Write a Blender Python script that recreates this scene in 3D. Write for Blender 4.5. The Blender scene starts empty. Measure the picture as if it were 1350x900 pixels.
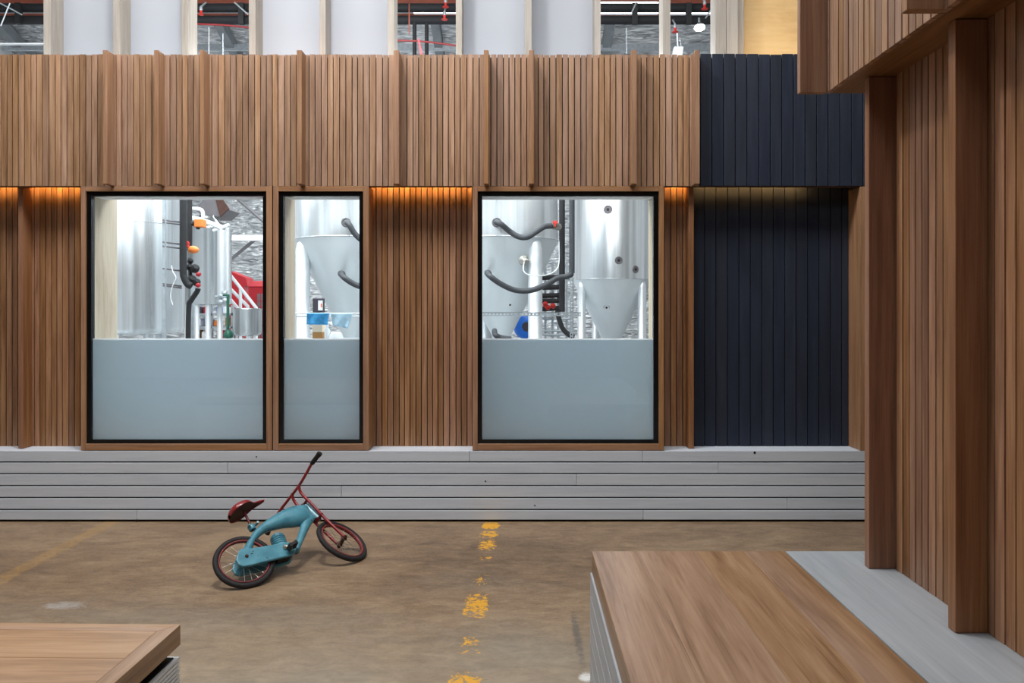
import bpy, math, random
from mathutils import Vector, Matrix
random.seed(7)
R = random.Random(11)
PI = math.pi
sc = bpy.context.scene
COL = sc.collection
F, CX, CY, H = 1000.0, 686.0, 407.0, 1.30      # lens and eye height of the photograph (1350x900)

def X(px, y): return (px - CX) * y / F
def Z(py, y): return H - (py - CY) * y / F
def P3(px, py, y): return Vector((X(px, y), y, Z(py, y)))
def hexc(r, g, b, a=1.0):
    f = lambda c: (c / 255 / 12.92) if c / 255 <= 0.04045 else ((c / 255 + 0.055) / 1.055) ** 2.4
    return (f(r), f(g), f(b), a)

# ---------------------------------------------------------------- mesh helpers
class MB:
    def __init__(s):
        s.v = []; s.f = []; s.m = []; s.s = []; s.r = []
    def add(s, verts, faces, mi=0, smooth=False, rnd=0.0):
        b = len(s.v)
        s.v += [Vector(v) for v in verts]; s.r += [rnd] * len(verts)
        for f in faces:
            s.f.append([b + i for i in f]); s.m.append(mi); s.s.append(smooth)
    def box(s, x0, x1, y0, y1, z0, z1, mi=0, rnd=0.0, mat=None):
        vs = [(x, y, z) for x in (x0, x1) for y in (y0, y1) for z in (z0, z1)]
        if mat is not None: vs = [mat @ Vector(v) for v in vs]
        s.add(vs, [(0,1,3,2),(4,6,7,5),(0,4,5,1),(2,3,7,6),(0,2,6,4),(1,5,7,3)], mi, False, rnd)
        return s
    def prism(s, poly, axis, a0, a1, mi=0, rnd=0.0):
        """poly in the two other axes, extruded along axis (0,1,2)."""
        def mk(p, a):
            q = list(p); q.insert(axis, a); return q
        n = len(poly)
        s.add([mk(p, a0) for p in poly] + [mk(p, a1) for p in poly],
              [list(range(n))[::-1], list(range(n, 2*n))] + [(i, (i+1) % n, n+(i+1) % n, n+i) for i in range(n)], mi, False, rnd)
        return s
    def tube(s, pts, rad, seg=12, mi=0, caps=True, rnd=0.0, smooth=True):
        pts = [Vector(p) for p in pts]; n = len(pts)
        rr = rad if isinstance(rad, (list, tuple)) else [rad] * n
        vs = []; fs = []
        t0 = (pts[1] - pts[0]).normalized()
        a = Vector((0,0,1)) if abs(t0.z) < .9 else Vector((1,0,0))
        u = t0.cross(a).normalized()
        for i in range(n):
            t = (pts[min(i+1, n-1)] - pts[max(i-1, 0)]).normalized()
            u = (u - t * u.dot(t)).normalized(); w = t.cross(u)
            for k in range(seg):
                th = 2*PI*k/seg
                vs.append(pts[i] + (u*math.cos(th) + w*math.sin(th)) * rr[i])
        for i in range(n-1):
            for k in range(seg):
                k2 = (k+1) % seg
                fs.append((i*seg+k, i*seg+k2, (i+1)*seg+k2, (i+1)*seg+k))
        s.add(vs, fs, mi, smooth, rnd)
        if caps:
            s.add(vs[:seg], [list(range(seg))[::-1]], mi, False, rnd)
            s.add(vs[-seg:], [list(range(seg))], mi, False, rnd)
        return s
    def ell(s, secs, seg=16, mi=0, caps=True):
        """secs: list of (centre, vecA, vecB) ellipse sections lofted."""
        vs = []; fs = []
        for c, a, b in secs:
            for k in range(seg):
                th = 2*PI*k/seg
                vs.append(c + a*math.cos(th) + b*math.sin(th))
        for i in range(len(secs)-1):
            for k in range(seg):
                k2 = (k+1) % seg
                fs.append((i*seg+k, i*seg+k2, (i+1)*seg+k2, (i+1)*seg+k))
        if caps:
            fs.append(list(range(seg))[::-1]); fs.append([(len(secs)-1)*seg+i for i in range(seg)])
        s.add(vs, fs, mi, True)
        return s
    def lathe(s, prof, c, ax=(0,0,1), seg=32, mi=0, caps=True, smooth=True, arc=None):
        """prof: (radius, height along ax) list."""
        ax = Vector(ax).normalized(); c = Vector(c)
        a = Vector((1,0,0)) if abs(ax.x) < .9 else Vector((0,1,0))
        u = ax.cross(a).normalized(); w = ax.cross(u)
        vs = []; fs = []
        for r, h in prof:
            for k in range(seg):
                th = 2*PI*k/seg
                vs.append(c + ax*h + (u*math.cos(th) + w*math.sin(th))*r)
        for i in range(len(prof)-1):
            for k in range(seg):
                k2 = (k+1) % seg
                fs.append((i*seg+k, i*seg+k2, (i+1)*seg+k2, (i+1)*seg+k))
        s.add(vs, fs, mi, smooth)
        if caps:
            if prof[0][0] > 1e-4: s.add(vs[:seg], [list(range(seg))[::-1]], mi)
            if prof[-1][0] > 1e-4: s.add(vs[-seg:], [list(range(seg))], mi)
        return s
    def ring(s, c, ax, Rm, r, seg=40, sub=10, mi=0, sq=1.0):
        c = Vector(c); ax = Vector(ax).normalized()
        a = Vector((1,0,0)) if abs(ax.x) < .9 else Vector((0,1,0))
        u = ax.cross(a).normalized(); w = ax.cross(u)
        vs = []; fs = []
        for i in range(seg):
            th = 2*PI*i/seg; d = u*math.cos(th) + w*math.sin(th)
            for k in range(sub):
                ph = 2*PI*k/sub
                vs.append(c + d*(Rm + r*math.cos(ph)) + ax*(r*sq*math.sin(ph)))
        for i in range(seg):
            for k in range(sub):
                fs.append((i*sub+k, ((i+1) % seg)*sub+k, ((i+1) % seg)*sub+(k+1) % sub, i*sub+(k+1) % sub))
        s.add(vs, fs, mi, True)
        return s
    def plate(s, pts, thick_vec, mi=0):
        n = len(pts); t = Vector(thick_vec)
        pts = [Vector(p) for p in pts]
        s.add(pts + [p + t for p in pts], [list(range(n))[::-1], list(range(n, 2*n))] + [(i, (i+1) % n, n+(i+1) % n, n+i) for i in range(n)], mi)
        return s

def wloc(o):
    l = Vector((0,0,0))
    while o is not None:
        l = l + o.location; o = o.parent
    return l

def tag(o, label=None, cat=None, group=None, kind=None):
    if label: o['label'] = label
    if cat: o['category'] = cat
    if group: o['group'] = group
    if kind: o['kind'] = kind
    return o

def obj(name, mb, mats, parent=None, label=None, cat=None, group=None, kind=None, bevel=0, seg=2, origin=None, subd=0, weld=False):
    if not isinstance(mats, (list, tuple)): mats = [mats]
    if parent is not None:
        org = wloc(parent)
    elif origin is not None:
        org = Vector(origin)
    else:
        xs = [v.x for v in mb.v]; ys = [v.y for v in mb.v]; zs = [v.z for v in mb.v]
        org = Vector(((min(xs)+max(xs))/2, (min(ys)+max(ys))/2, min(zs)))
    me = bpy.data.meshes.new(name)
    me.from_pydata([tuple(v - org) for v in mb.v], [], mb.f)
    for m in mats: me.materials.append(m)
    me.polygons.foreach_set('material_index', mb.m)
    me.polygons.foreach_set('use_smooth', mb.s)
    at = me.attributes.new('rnd', 'FLOAT', 'POINT'); at.data.foreach_set('value', mb.r)
    me.validate(); me.update()
    o = bpy.data.objects.new(name, me); COL.objects.link(o)
    if parent is not None: o.parent = parent
    else: o.location = org
    if weld:
        w = o.modifiers.new('weld', 'WELD'); w.merge_threshold = 1e-5
    if bevel:
        b = o.modifiers.new('bevel', 'BEVEL'); b.width = bevel; b.segments = seg; b.limit_method = 'ANGLE'; b.angle_limit = math.radians(40)
    if subd:
        sd = o.modifiers.new('sub', 'SUBSURF'); sd.levels = subd; sd.render_levels = subd
    return tag(o, label, cat, group, kind)

def thing(name, loc, label, cat, group=None, kind=None):
    o = bpy.data.objects.new(name, None); COL.objects.link(o)
    o.location = loc; o.empty_display_size = .1
    return tag(o, label, cat, group, kind)

def copy_tree(o, parent=None):
    c = o.copy(); COL.objects.link(c)
    if parent is not None: c.parent = parent
    for ch in list(o.children):
        copy_tree(ch, c)
    return c

def bez(pts, n=8):
    """Catmull-Rom through points."""
    pts = [Vector(p) for p in pts]; out = []
    q = [pts[0]*2 - pts[1]] + pts + [pts[-1]*2 - pts[-2]]
    for i in range(1, len(q)-2):
        p0, p1, p2, p3 = q[i-1:i+3]
        for k in range(n):
            t = k/n
            out.append(.5*((2*p1) + (p2-p0)*t + (2*p0-5*p1+4*p2-p3)*t*t + (-p0+3*p1-3*p2+p3)*t**3))
    out.append(pts[-1]); return out

# ---------------------------------------------------------------- materials
def new_mat(name):
    m = bpy.data.materials.new(name); m.use_nodes = True
    nt = m.node_tree; nt.nodes.clear()
    out = nt.nodes.new('ShaderNodeOutputMaterial'); bs = nt.nodes.new('ShaderNodeBsdfPrincipled')
    nt.links.new(bs.outputs[0], out.inputs[0])
    return m, nt, bs, out
def N(nt, t, **kw):
    n = nt.nodes.new(t)
    for k, v in kw.items(): setattr(n, k, v)
    return n
def ramp(nt, stops):
    r = N(nt, 'ShaderNodeValToRGB'); e = r.color_ramp.elements
    while len(e) < len(stops): e.new(.5)
    for el, (p, c) in zip(e, stops): el.position = p; el.color = c
    return r
def math_(nt, op, a, b=None, clamp=False):
    m = N(nt, 'ShaderNodeMath', operation=op, use_clamp=clamp)
    for i, q in enumerate((a, b)):
        if q is None: continue
        if isinstance(q, (int, float)): m.inputs[i].default_value = q
        else: nt.links.new(q, m.inputs[i])
    return m.outputs[0]
def mixc(nt, fac, a, b, mode='MIX'):
    m = N(nt, 'ShaderNodeMix', data_type='RGBA', blend_type=mode)
    for i, q in ((0, fac), (6, a), (7, b)):
        if isinstance(q, (int, float)): m.inputs[i].default_value = q
        elif isinstance(q, tuple): m.inputs[i].default_value = q
        else: nt.links.new(q, m.inputs[i])
    return m.outputs[2]

def plain(name, c, rough=.5, metal=0.0, spec=.5, noise=.12, nscale=6, bump=0.0, coat=0.0):
    m, nt, bs, out = new_mat(name)
    g = N(nt, 'ShaderNodeNewGeometry'); n = N(nt, 'ShaderNodeTexNoise'); n.inputs['Scale'].default_value = nscale; n.inputs['Detail'].default_value = 5
    nt.links.new(g.outputs['Position'], n.inputs['Vector'])
    lo = tuple(x*(1-noise) for x in c[:3]) + (1,); hi = tuple(min(1, x*(1+noise)) for x in c[:3]) + (1,)
    r = ramp(nt, [(.3, lo), (.7, hi)]); nt.links.new(n.outputs[0], r.inputs[0]); nt.links.new(r.outputs[0], bs.inputs['Base Color'])
    bs.inputs['Roughness'].default_value = rough; bs.inputs['Metallic'].default_value = metal
    bs.inputs['Specular IOR Level'].default_value = spec; bs.inputs['Coat Weight'].default_value = coat
    if bump:
        b = N(nt, 'ShaderNodeBump'); b.inputs['Strength'].default_value = bump; b.inputs['Distance'].default_value = .01
        nt.links.new(n.outputs[0], b.inputs['Height']); nt.links.new(b.outputs[0], bs.inputs['Normal'])
    return m

def wood(name, dark, mid, light, axis=2, rough=.45, grain=1.0, vary=.35, knots=True, spec=.4, hue=.005):
    m, nt, bs, out = new_mat(name)
    g = N(nt, 'ShaderNodeNewGeometry'); at = N(nt, 'ShaderNodeAttribute', attribute_name='rnd')
    off = N(nt, 'ShaderNodeVectorMath', operation='SCALE'); off.inputs[0].default_value = (7.3, 5.1, 3.7)
    k = math_(nt, 'MULTIPLY', at.outputs['Fac'], 23.0); nt.links.new(k, off.inputs[3])
    add = N(nt, 'ShaderNodeVectorMath', operation='ADD'); nt.links.new(g.outputs['Position'], add.inputs[0]); nt.links.new(off.outputs[0], add.inputs[1])
    def stretched(sc_a, sc_c):
        mp = N(nt, 'ShaderNodeMapping'); v = [sc_c]*3; v[axis] = sc_a
        mp.inputs['Scale'].default_value = v; nt.links.new(add.outputs[0], mp.inputs[0]); return mp.outputs[0]
    n1 = N(nt, 'ShaderNodeTexNoise'); n1.inputs['Scale'].default_value = 1; n1.inputs['Detail'].default_value = 6; n1.inputs['Roughness'].default_value = .65; n1.inputs['Distortion'].default_value = .4
    nt.links.new(stretched(1.6, 26*grain), n1.inputs['Vector'])
    n2 = N(nt, 'ShaderNodeTexNoise'); n2.inputs['Scale'].default_value = 1; n2.inputs['Detail'].default_value = 3
    nt.links.new(stretched(5, 240*grain), n2.inputs['Vector'])
    s1 = math_(nt, 'ADD', math_(nt, 'MULTIPLY', n1.outputs[0], .72), math_(nt, 'MULTIPLY', n2.outputs[0], .28))
    r = ramp(nt, [(.33, dark), (.5, mid), (.68, light)]); nt.links.new(s1, r.inputs[0])
    hs = N(nt, 'ShaderNodeHueSaturation'); nt.links.new(r.outputs[0], hs.inputs['Color'])
    val = math_(nt, 'ADD', math_(nt, 'MULTIPLY', at.outputs['Fac'], vary), 1 - vary/2); nt.links.new(val, hs.inputs['Value'])
    w = N(nt, 'ShaderNodeTexWhiteNoise', noise_dimensions='1D'); nt.links.new(at.outputs['Fac'], w.inputs['W'])
    nt.links.new(math_(nt, 'ADD', math_(nt, 'MULTIPLY', w.outputs['Value'], 2*hue), .5-hue), hs.inputs['Hue'])
    nt.links.new(math_(nt, 'ADD', math_(nt, 'MULTIPLY', w.outputs['Value'], .24), .86), hs.inputs['Saturation'])
    c = hs.outputs[0]
    if knots:
        n3 = N(nt, 'ShaderNodeTexNoise'); n3.inputs['Scale'].default_value = 1; n3.inputs['Detail'].default_value = 2
        nt.links.new(stretched(2.2, 16), n3.inputs['Vector'])
        rk = ramp(nt, [(.70, (0,0,0,1)), (.80, (1,1,1,1))]); nt.links.new(n3.outputs[0], rk.inputs[0])
        c = mixc(nt, math_(nt, 'MULTIPLY', rk.outputs[0], .6), c, tuple(x*.35 for x in dark[:3]) + (1,))
    nt.links.new(c, bs.inputs['Base Color'])
    bs.inputs['Roughness'].default_value = rough; bs.inputs['Specular IOR Level'].default_value = spec
    b = N(nt, 'ShaderNodeBump'); b.inputs['Strength'].default_value = .12; b.inputs['Distance'].default_value = .003
    nt.links.new(n2.outputs[0], b.inputs['Height']); nt.links.new(b.outputs[0], bs.inputs['Normal'])
    return m

def emit(name, c, s):
    m, nt, bs, out = new_mat(name); nt.nodes.remove(bs)
    e = N(nt, 'ShaderNodeEmission'); e.inputs[0].default_value = c; e.inputs[1].default_value = s
    nt.links.new(e.outputs[0], out.inputs[0]); return m

def steel(name, c, rough=.3, metal=.9, streak=.25, axis=2, sc=9):
    m, nt, bs, out = new_mat(name)
    g = N(nt, 'ShaderNodeNewGeometry'); mp = N(nt, 'ShaderNodeMapping'); v = [sc]*3; v[axis] = .25; mp.inputs['Scale'].default_value = v
    nt.links.new(g.outputs['Position'], mp.inputs[0])
    n = N(nt, 'ShaderNodeTexNoise'); n.inputs['Scale'].default_value = 1; n.inputs['Detail'].default_value = 4; nt.links.new(mp.outputs[0], n.inputs['Vector'])
    lo = tuple(x*(1-streak) for x in c[:3]) + (1,)
    r = ramp(nt, [(.35, lo), (.6, c)]); nt.links.new(n.outputs[0], r.inputs[0]); nt.links.new(r.outputs[0], bs.inputs['Base Color'])
    bs.inputs['Metallic'].default_value = metal
    rr = N(nt, 'ShaderNodeMapRange'); rr.inputs[3].default_value = rough*.7; rr.inputs[4].default_value = rough*1.3; nt.links.new(n.outputs[0], rr.inputs[0]); nt.links.new(rr.outputs[0], bs.inputs['Roughness'])
    b = N(nt, 'ShaderNodeBump'); b.inputs['Strength'].default_value = .08; b.inputs['Distance'].default_value = .02
    nt.links.new(n.outputs[0], b.inputs['Height']); nt.links.new(b.outputs[0], bs.inputs['Normal'])
    return m

TIMB = (hexc(118, 87, 64), hexc(159, 124, 98), hexc(186, 152, 126))
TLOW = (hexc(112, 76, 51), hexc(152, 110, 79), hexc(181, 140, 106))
M = {}
M['slat'] = wood('slat_timber', *TIMB, axis=2, vary=.36)
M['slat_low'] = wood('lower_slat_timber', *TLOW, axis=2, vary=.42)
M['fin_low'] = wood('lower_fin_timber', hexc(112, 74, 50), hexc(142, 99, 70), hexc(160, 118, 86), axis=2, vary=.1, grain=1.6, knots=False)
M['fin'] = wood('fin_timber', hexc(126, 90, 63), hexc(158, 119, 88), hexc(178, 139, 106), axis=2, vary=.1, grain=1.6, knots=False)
M['frame_v'] = wood('window_timber', hexc(124, 88, 62), hexc(158, 118, 88), hexc(180, 140, 108), axis=2, vary=.12, grain=1.6, knots=False)
M['frame_h'] = wood('window_timber_rail', hexc(124, 88, 62), hexc(158, 118, 88), hexc(180, 140, 108), axis=0, vary=.12, grain=1.6, knots=False)
M['soffit'] = wood('soffit_timber', hexc(96, 66, 46), hexc(130, 92, 64), hexc(156, 114, 82), axis=1, vary=.2, knots=False)
M['top_y'] = wood('bench_top_timber', hexc(116, 86, 62), hexc(152, 119, 92), hexc(174, 143, 116), axis=1, rough=.33, grain=.8, vary=.08, knots=False, spec=.5)
M['top_x'] = wood('bench_top_timber_cross', hexc(138, 104, 76), hexc(169, 134, 103), hexc(189, 155, 125), axis=0, rough=.36, grain=.7, vary=.1, knots=False, spec=.5)
M['white_x'] = wood('white_board_long', hexc(188, 196, 207), hexc(200, 208, 219), hexc(209, 216, 225), axis=0, rough=.5, vary=.07, hue=.0, grain=1.0, knots=False)
M['white_y'] = wood('white_board_cross', hexc(148, 154, 160), hexc(162, 168, 174), hexc(174, 180, 185), axis=1, rough=.35, vary=.08, hue=.0, knots=False)
M['white_side'] = wood('white_board_side', hexc(158, 163, 170), hexc(174, 179, 186), hexc(186, 191, 197), axis=1, rough=.5, vary=.1, hue=.0, knots=False)
M['black'] = wood('black_board', hexc(33, 38, 50), hexc(40, 46, 60), hexc(48, 55, 70), axis=2, rough=.55, vary=.16, hue=.0, knots=False, spec=.25)
M['stud'] = wood('pale_stud', hexc(138, 131, 123), hexc(158, 151, 143), hexc(172, 166, 158), axis=2, rough=.6, vary=.1, knots=False)
M['reveal'] = wood('pale_reveal', hexc(182, 166, 140), hexc(208, 194, 170), hexc(222, 211, 190), axis=2, rough=.6, vary=.1, grain=.4, knots=False)
M['ply'] = wood('plywood', hexc(196, 158, 106), hexc(214, 180, 128), hexc(224, 194, 146), axis=0, rough=.5, vary=.05, grain=.15, knots=False)
M['backing'] = plain('dark_backing', hexc(26, 21, 18), .9)
M['wallback'] = plain('white_lining', hexc(226, 227, 228), .8, noise=.03)
M['frit'] = plain('black_frame', hexc(9, 10, 13), .25, noise=.1)
M['kick'] = plain('dark_kickboard', hexc(17, 16, 16), .9)
M['tyre'] = plain('tyre_rubber', hexc(27, 24, 27), .75, nscale=60, noise=.3)
M['red'] = plain('red_enamel', hexc(142, 26, 34), .3, noise=.25, nscale=30, coat=.5)
M['darkred'] = plain('dark_red_enamel', hexc(92, 20, 26), .45, noise=.3, nscale=30)
M['rimred'] = plain('rim_worn_red', hexc(122, 46, 46), .5, noise=.4, nscale=40)
M['chrome'] = plain('worn_chrome', hexc(190, 188, 180), .3, metal=.9, noise=.2)
M['blackrub'] = plain('black_rubber', hexc(24, 24, 26), .6, noise=.2, nscale=40)
M['rust'] = plain('rusty_iron', hexc(70, 42, 34), .7, noise=.4, nscale=60)
M['insul'] = plain('black_insulation', hexc(34, 36, 40), .75, noise=.15, nscale=30)
M['roofpipe'] = plain('dark_roof_pipe', hexc(19, 21, 25), .75)
M['insul_grey'] = plain('grey_hose', hexc(58, 62, 67), .6, noise=.12, nscale=30)
M['orange'] = plain('orange_plastic', hexc(236, 134, 62), .45, noise=.06)
M['redp'] = plain('red_plastic', hexc(206, 48, 38), .45, noise=.08)
M['redpaint'] = plain('red_paint', hexc(168, 28, 40), .4, noise=.12)
M['redpipe'] = plain('red_pipe_paint', hexc(120, 24, 26), .5, noise=.12)
M['oxide'] = plain('red_oxide_steel', hexc(136, 70, 52), .7, noise=.2)
M['green'] = plain('green_paint', hexc(28, 92, 74), .45, noise=.12)
M['bluep'] = plain('blue_plastic', hexc(18, 112, 220), .35, noise=.08)
M['cloth_blue'] = plain('blue_cloth', hexc(62, 150, 206), .9, noise=.2, nscale=40, bump=.3)
M['cloth_pale'] = plain('pale_blue_cloth', hexc(172, 206, 226), .9, noise=.12, nscale=40, bump=.3)
M['card'] = plain('cardboard', hexc(176, 130, 78), .9, noise=.1)
M['cardl'] = plain('pale_cardboard', hexc(222, 208, 184), .9, noise=.08)
M['whitep'] = plain('white_plastic', hexc(236, 240, 243), .4, noise=.03)
M['label_o'] = plain('orange_label', hexc(232, 116, 78), .6)
M['darkbox'] = plain('dark_box_plastic', hexc(58, 54, 66), .6)
M['galv'] = plain('galvanised', hexc(176, 184, 190), .4, metal=.4, noise=.15, nscale=20)
M['hoodg'] = plain('grey_housing', hexc(112, 110, 114), .45, metal=.3, noise=.1)
M['steel'] = steel('tank_steel', (.80, .84, .87, 1), .30, .75, streak=.45)
M['vessel'] = steel('vessel_steel', (.72, .75, .77, 1), .2, .95, streak=.6, sc=14)
M['cone'] = steel('cone_steel', (.80, .85, .88, 1), .42, .5, streak=.1, sc=4)
M['leg'] = steel('leg_steel', (.78, .82, .85, 1), .35, .55, streak=.1)
M['rafter'] = plain('grey_rafter', hexc(120, 126, 130), .6, noise=.15)
M['whitepaint'] = plain('white_steel', hexc(226, 230, 234), .5, noise=.04)
M['led'] = emit('warm_led', (1.0, .55, .16, 1), 85)
M['lamp'] = emit('flood_lamp', (.95, .98, 1, 1), 60)
M['tube'] = emit('strip_glow', (.95, .98, 1, 1), 5)

# worn blue bike paint: chips down to rust near edges of a noise mask
m, nt, bs, out = new_mat('worn_blue_paint')
g = N(nt, 'ShaderNodeNewGeometry')
n1 = N(nt, 'ShaderNodeTexNoise'); n1.inputs['Scale'].default_value = 16; n1.inputs['Detail'].default_value = 4; nt.links.new(g.outputs['Position'], n1.inputs['Vector'])
n2 = N(nt, 'ShaderNodeTexNoise'); n2.inputs['Scale'].default_value = 55; n2.inputs['Detail'].default_value = 6; nt.links.new(g.outputs['Position'], n2.inputs['Vector'])
r = ramp(nt, [(.3, hexc(60, 124, 144)), (.7, hexc(90, 155, 174))]); nt.links.new(n1.outputs[0], r.inputs[0])
rk = ramp(nt, [(.68, (0,0,0,1)), (.72, (1,1,1,1))]); nt.links.new(n2.outputs[0], rk.inputs[0])
nt.links.new(mixc(nt, rk.outputs[0], r.outputs[0], hexc(58, 50, 48)), bs.inputs['Base Color'])
bs.inputs['Roughness'].default_value = .32; bs.inputs['Coat Weight'].default_value = .25
M['blue'] = m

# polished concrete with worn painted lines
m, nt, bs, out = new_mat('concrete_floor')
g = N(nt, 'ShaderNodeNewGeometry'); sx = N(nt, 'ShaderNodeSeparateXYZ'); nt.links.new(g.outputs['Position'], sx.inputs[0])
def nz(scale, detail=5, rough=.6, dist=0.0, vec=None):
    n = N(nt, 'ShaderNodeTexNoise'); n.inputs['Scale'].default_value = scale; n.inputs['Detail'].default_value = detail; n.inputs['Roughness'].default_value = rough; n.inputs['Distortion'].default_value = dist
    nt.links.new(vec or g.outputs['Position'], n.inputs['Vector']); return n.outputs[0]
mp = N(nt, 'ShaderNodeMapping'); mp.inputs['Scale'].default_value = (.6, 1.3, 1); nt.links.new(g.outputs['Position'], mp.inputs[0])
big = nz(1.1, 6, .6, .5, mp.outputs[0]); mid = nz(5, 8, .7, .8, mp.outputs[0]); fine = nz(70, 4, .7)
r1 = ramp(nt, [(.36, hexc(90, 68, 48)), (.5, hexc(131, 106, 80)), (.64, hexc(164, 140, 111))])
nt.links.new(math_(nt, 'ADD', math_(nt, 'MULTIPLY', big, .5), math_(nt, 'MULTIPLY', mid, .5)), r1.inputs[0])
c = mixc(nt, .16, r1.outputs[0], ramp(nt, [(.35, hexc(84, 66, 50)), (.65, hexc(178, 158, 134))]).outputs[0])
fr = nt.nodes[-1] if False else None
rf = [n for n in nt.nodes if n.type == 'VALTORGB'][-1]; nt.links.new(fine, rf.inputs[0])
# greyer, paler concrete towards the near end, its edge broken by noise
gy = N(nt, 'ShaderNodeMapRange'); gy.inputs[1].default_value = 3.5; gy.inputs[2].default_value = 2.3; nt.links.new(math_(nt, 'ADD', sx.outputs[1], math_(nt, 'MULTIPLY', math_(nt, 'SUBTRACT', big, .5), 2.2)), gy.inputs[0])
c = mixc(nt, math_(nt, 'MULTIPLY', gy.outputs[0], .75), c, hexc(164, 156, 140))
mot = ramp(nt, [(.36, (0,0,0,1)), (.64, (1,1,1,1))]); nt.links.new(nz(16, 9, .78, .5, mp.outputs[0]), mot.inputs[0])
c = mixc(nt, .5, c, mixc(nt, mot.outputs[0], mixc(nt, .55, c, hexc(62, 50, 40)), mixc(nt, .3, c, hexc(190, 170, 142))))
# dark scuffs
rs = ramp(nt, [(.70, (0,0,0,1)), (.78, (1,1,1,1))]); nt.links.new(nz(9, 5, .6, 1.2, mp.outputs[0]), rs.inputs[0])
c = mixc(nt, math_(nt, 'MULTIPLY', rs.outputs[0], .35), c, hexc(80, 68, 56))
def band(axis_out, c0, half, soft=.006):
    d = math_(nt, 'ABSOLUTE', math_(nt, 'SUBTRACT', axis_out, c0))
    mr = N(nt, 'ShaderNodeMapRange'); mr.inputs[1].default_value = half+soft; mr.inputs[2].default_value = half-soft; nt.links.new(d, mr.inputs[0]); return mr.outputs[0]
flake = nz(34, 5, .75, .6)
xs = math_(nt, 'ADD', math_(nt, 'MULTIPLY', math_(nt, 'SUBTRACT', sx.outputs[1], 2.6), -.008), sx.outputs[0])
wob = nz(11, 3, .6)
def seg_mask(y0, y1, dens):
    dx = math_(nt, 'DIVIDE', math_(nt, 'ADD', math_(nt, 'SUBTRACT', xs, -.195), math_(nt, 'MULTIPLY', math_(nt, 'SUBTRACT', wob, .5), .05)), .052); dy = math_(nt, 'DIVIDE', math_(nt, 'SUBTRACT', sx.outputs[1], (y0+y1)/2), (y1-y0)/2 + .01)
    d = math_(nt, 'ADD', math_(nt, 'POWER', math_(nt, 'ABSOLUTE', dx), 4.0), math_(nt, 'MULTIPLY', dy, dy))
    v = math_(nt, 'SUBTRACT', flake, math_(nt, 'MULTIPLY', d, .11))
    th = ramp(nt, [(.575-dens*.3, (0,0,0,1)), (.61-dens*.3, (1,1,1,1))]); nt.links.new(v, th.inputs[0])
    near = N(nt, 'ShaderNodeMapRange'); near.inputs[1].default_value = 1.6; near.inputs[2].default_value = 1.2; nt.links.new(d, near.inputs[0])
    return math_(nt, 'MULTIPLY', near.outputs[0], th.outputs[0])
tot = None
for y0, y1, dd in ((4.50, 4.60, .75), (4.32, 4.43, .5), (4.10, 4.27, .45), (3.92, 3.99, .15), (3.58, 3.72, .12), (3.20, 3.45, .48), (2.93, 3.0, .35), (2.86, 2.89, .15), (2.58, 2.70, .5)):
    q = seg_mask(y0, y1, dd); tot = q if tot is None else math_(nt, 'MAXIMUM', tot, q)
yl = math_(nt, 'MULTIPLY', tot, .95)
c = mixc(nt, yl, c, hexc(224, 164, 38))
th = ramp(nt, [(.36, (0,0,0,1)), (.62, (1,1,1,1))]); nt.links.new(flake, th.inputs[0])
ol = math_(nt, 'MULTIPLY', math_(nt, 'MULTIPLY', band(sx.outputs[0], -2.495, .045, .012), th.outputs[0]), .6)
c = mixc(nt, ol, c, hexc(176, 138, 76))
# chalky spill, scraped line and its white end
def blob(x0, y0, rx, ry, s=.6):
    dx = math_(nt, 'DIVIDE', math_(nt, 'SUBTRACT', sx.outputs[0], x0), rx); dy = math_(nt, 'DIVIDE', math_(nt, 'SUBTRACT', sx.outputs[1], y0), ry)
    d = math_(nt, 'ADD', math_(nt, 'MULTIPLY', dx, dx), math_(nt, 'MULTIPLY', dy, dy))
    mr = N(nt, 'ShaderNodeMapRange'); mr.inputs[1].default_value = 1.0; mr.inputs[2].default_value = 0.0; nt.links.new(math_(nt, 'ADD', d, math_(nt, 'MULTIPLY', math_(nt, 'SUBTRACT', flake, .5), 3.5)), mr.inputs[0])
    return math_(nt, 'MULTIPLY', mr.outputs[0], s)
c = mixc(nt, blob(-2.0, 3.325, .11, .05, .38), c, hexc(196, 200, 202))
c = mixc(nt, blob(.232, 2.68, .028, .045, .9), c, hexc(226, 226, 224))
c = mixc(nt, math_(nt, 'MULTIPLY', blob(.227, 3.0, .02, .3, .7), 1.0), c, hexc(88, 84, 80))
nt.links.new(c, bs.inputs['Base Color'])
rr = N(nt, 'ShaderNodeMapRange'); rr.inputs[3].default_value = .32; rr.inputs[4].default_value = .62; nt.links.new(mid, rr.inputs[0]); nt.links.new(rr.outputs[0], bs.inputs['Roughness'])
b = N(nt, 'ShaderNodeBump'); b.inputs['Strength'].default_value = .08; b.inputs['Distance'].default_value = .01; nt.links.new(mid, b.inputs['Height']); nt.links.new(b.outputs[0], bs.inputs['Normal'])
M['floor'] = m

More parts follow.
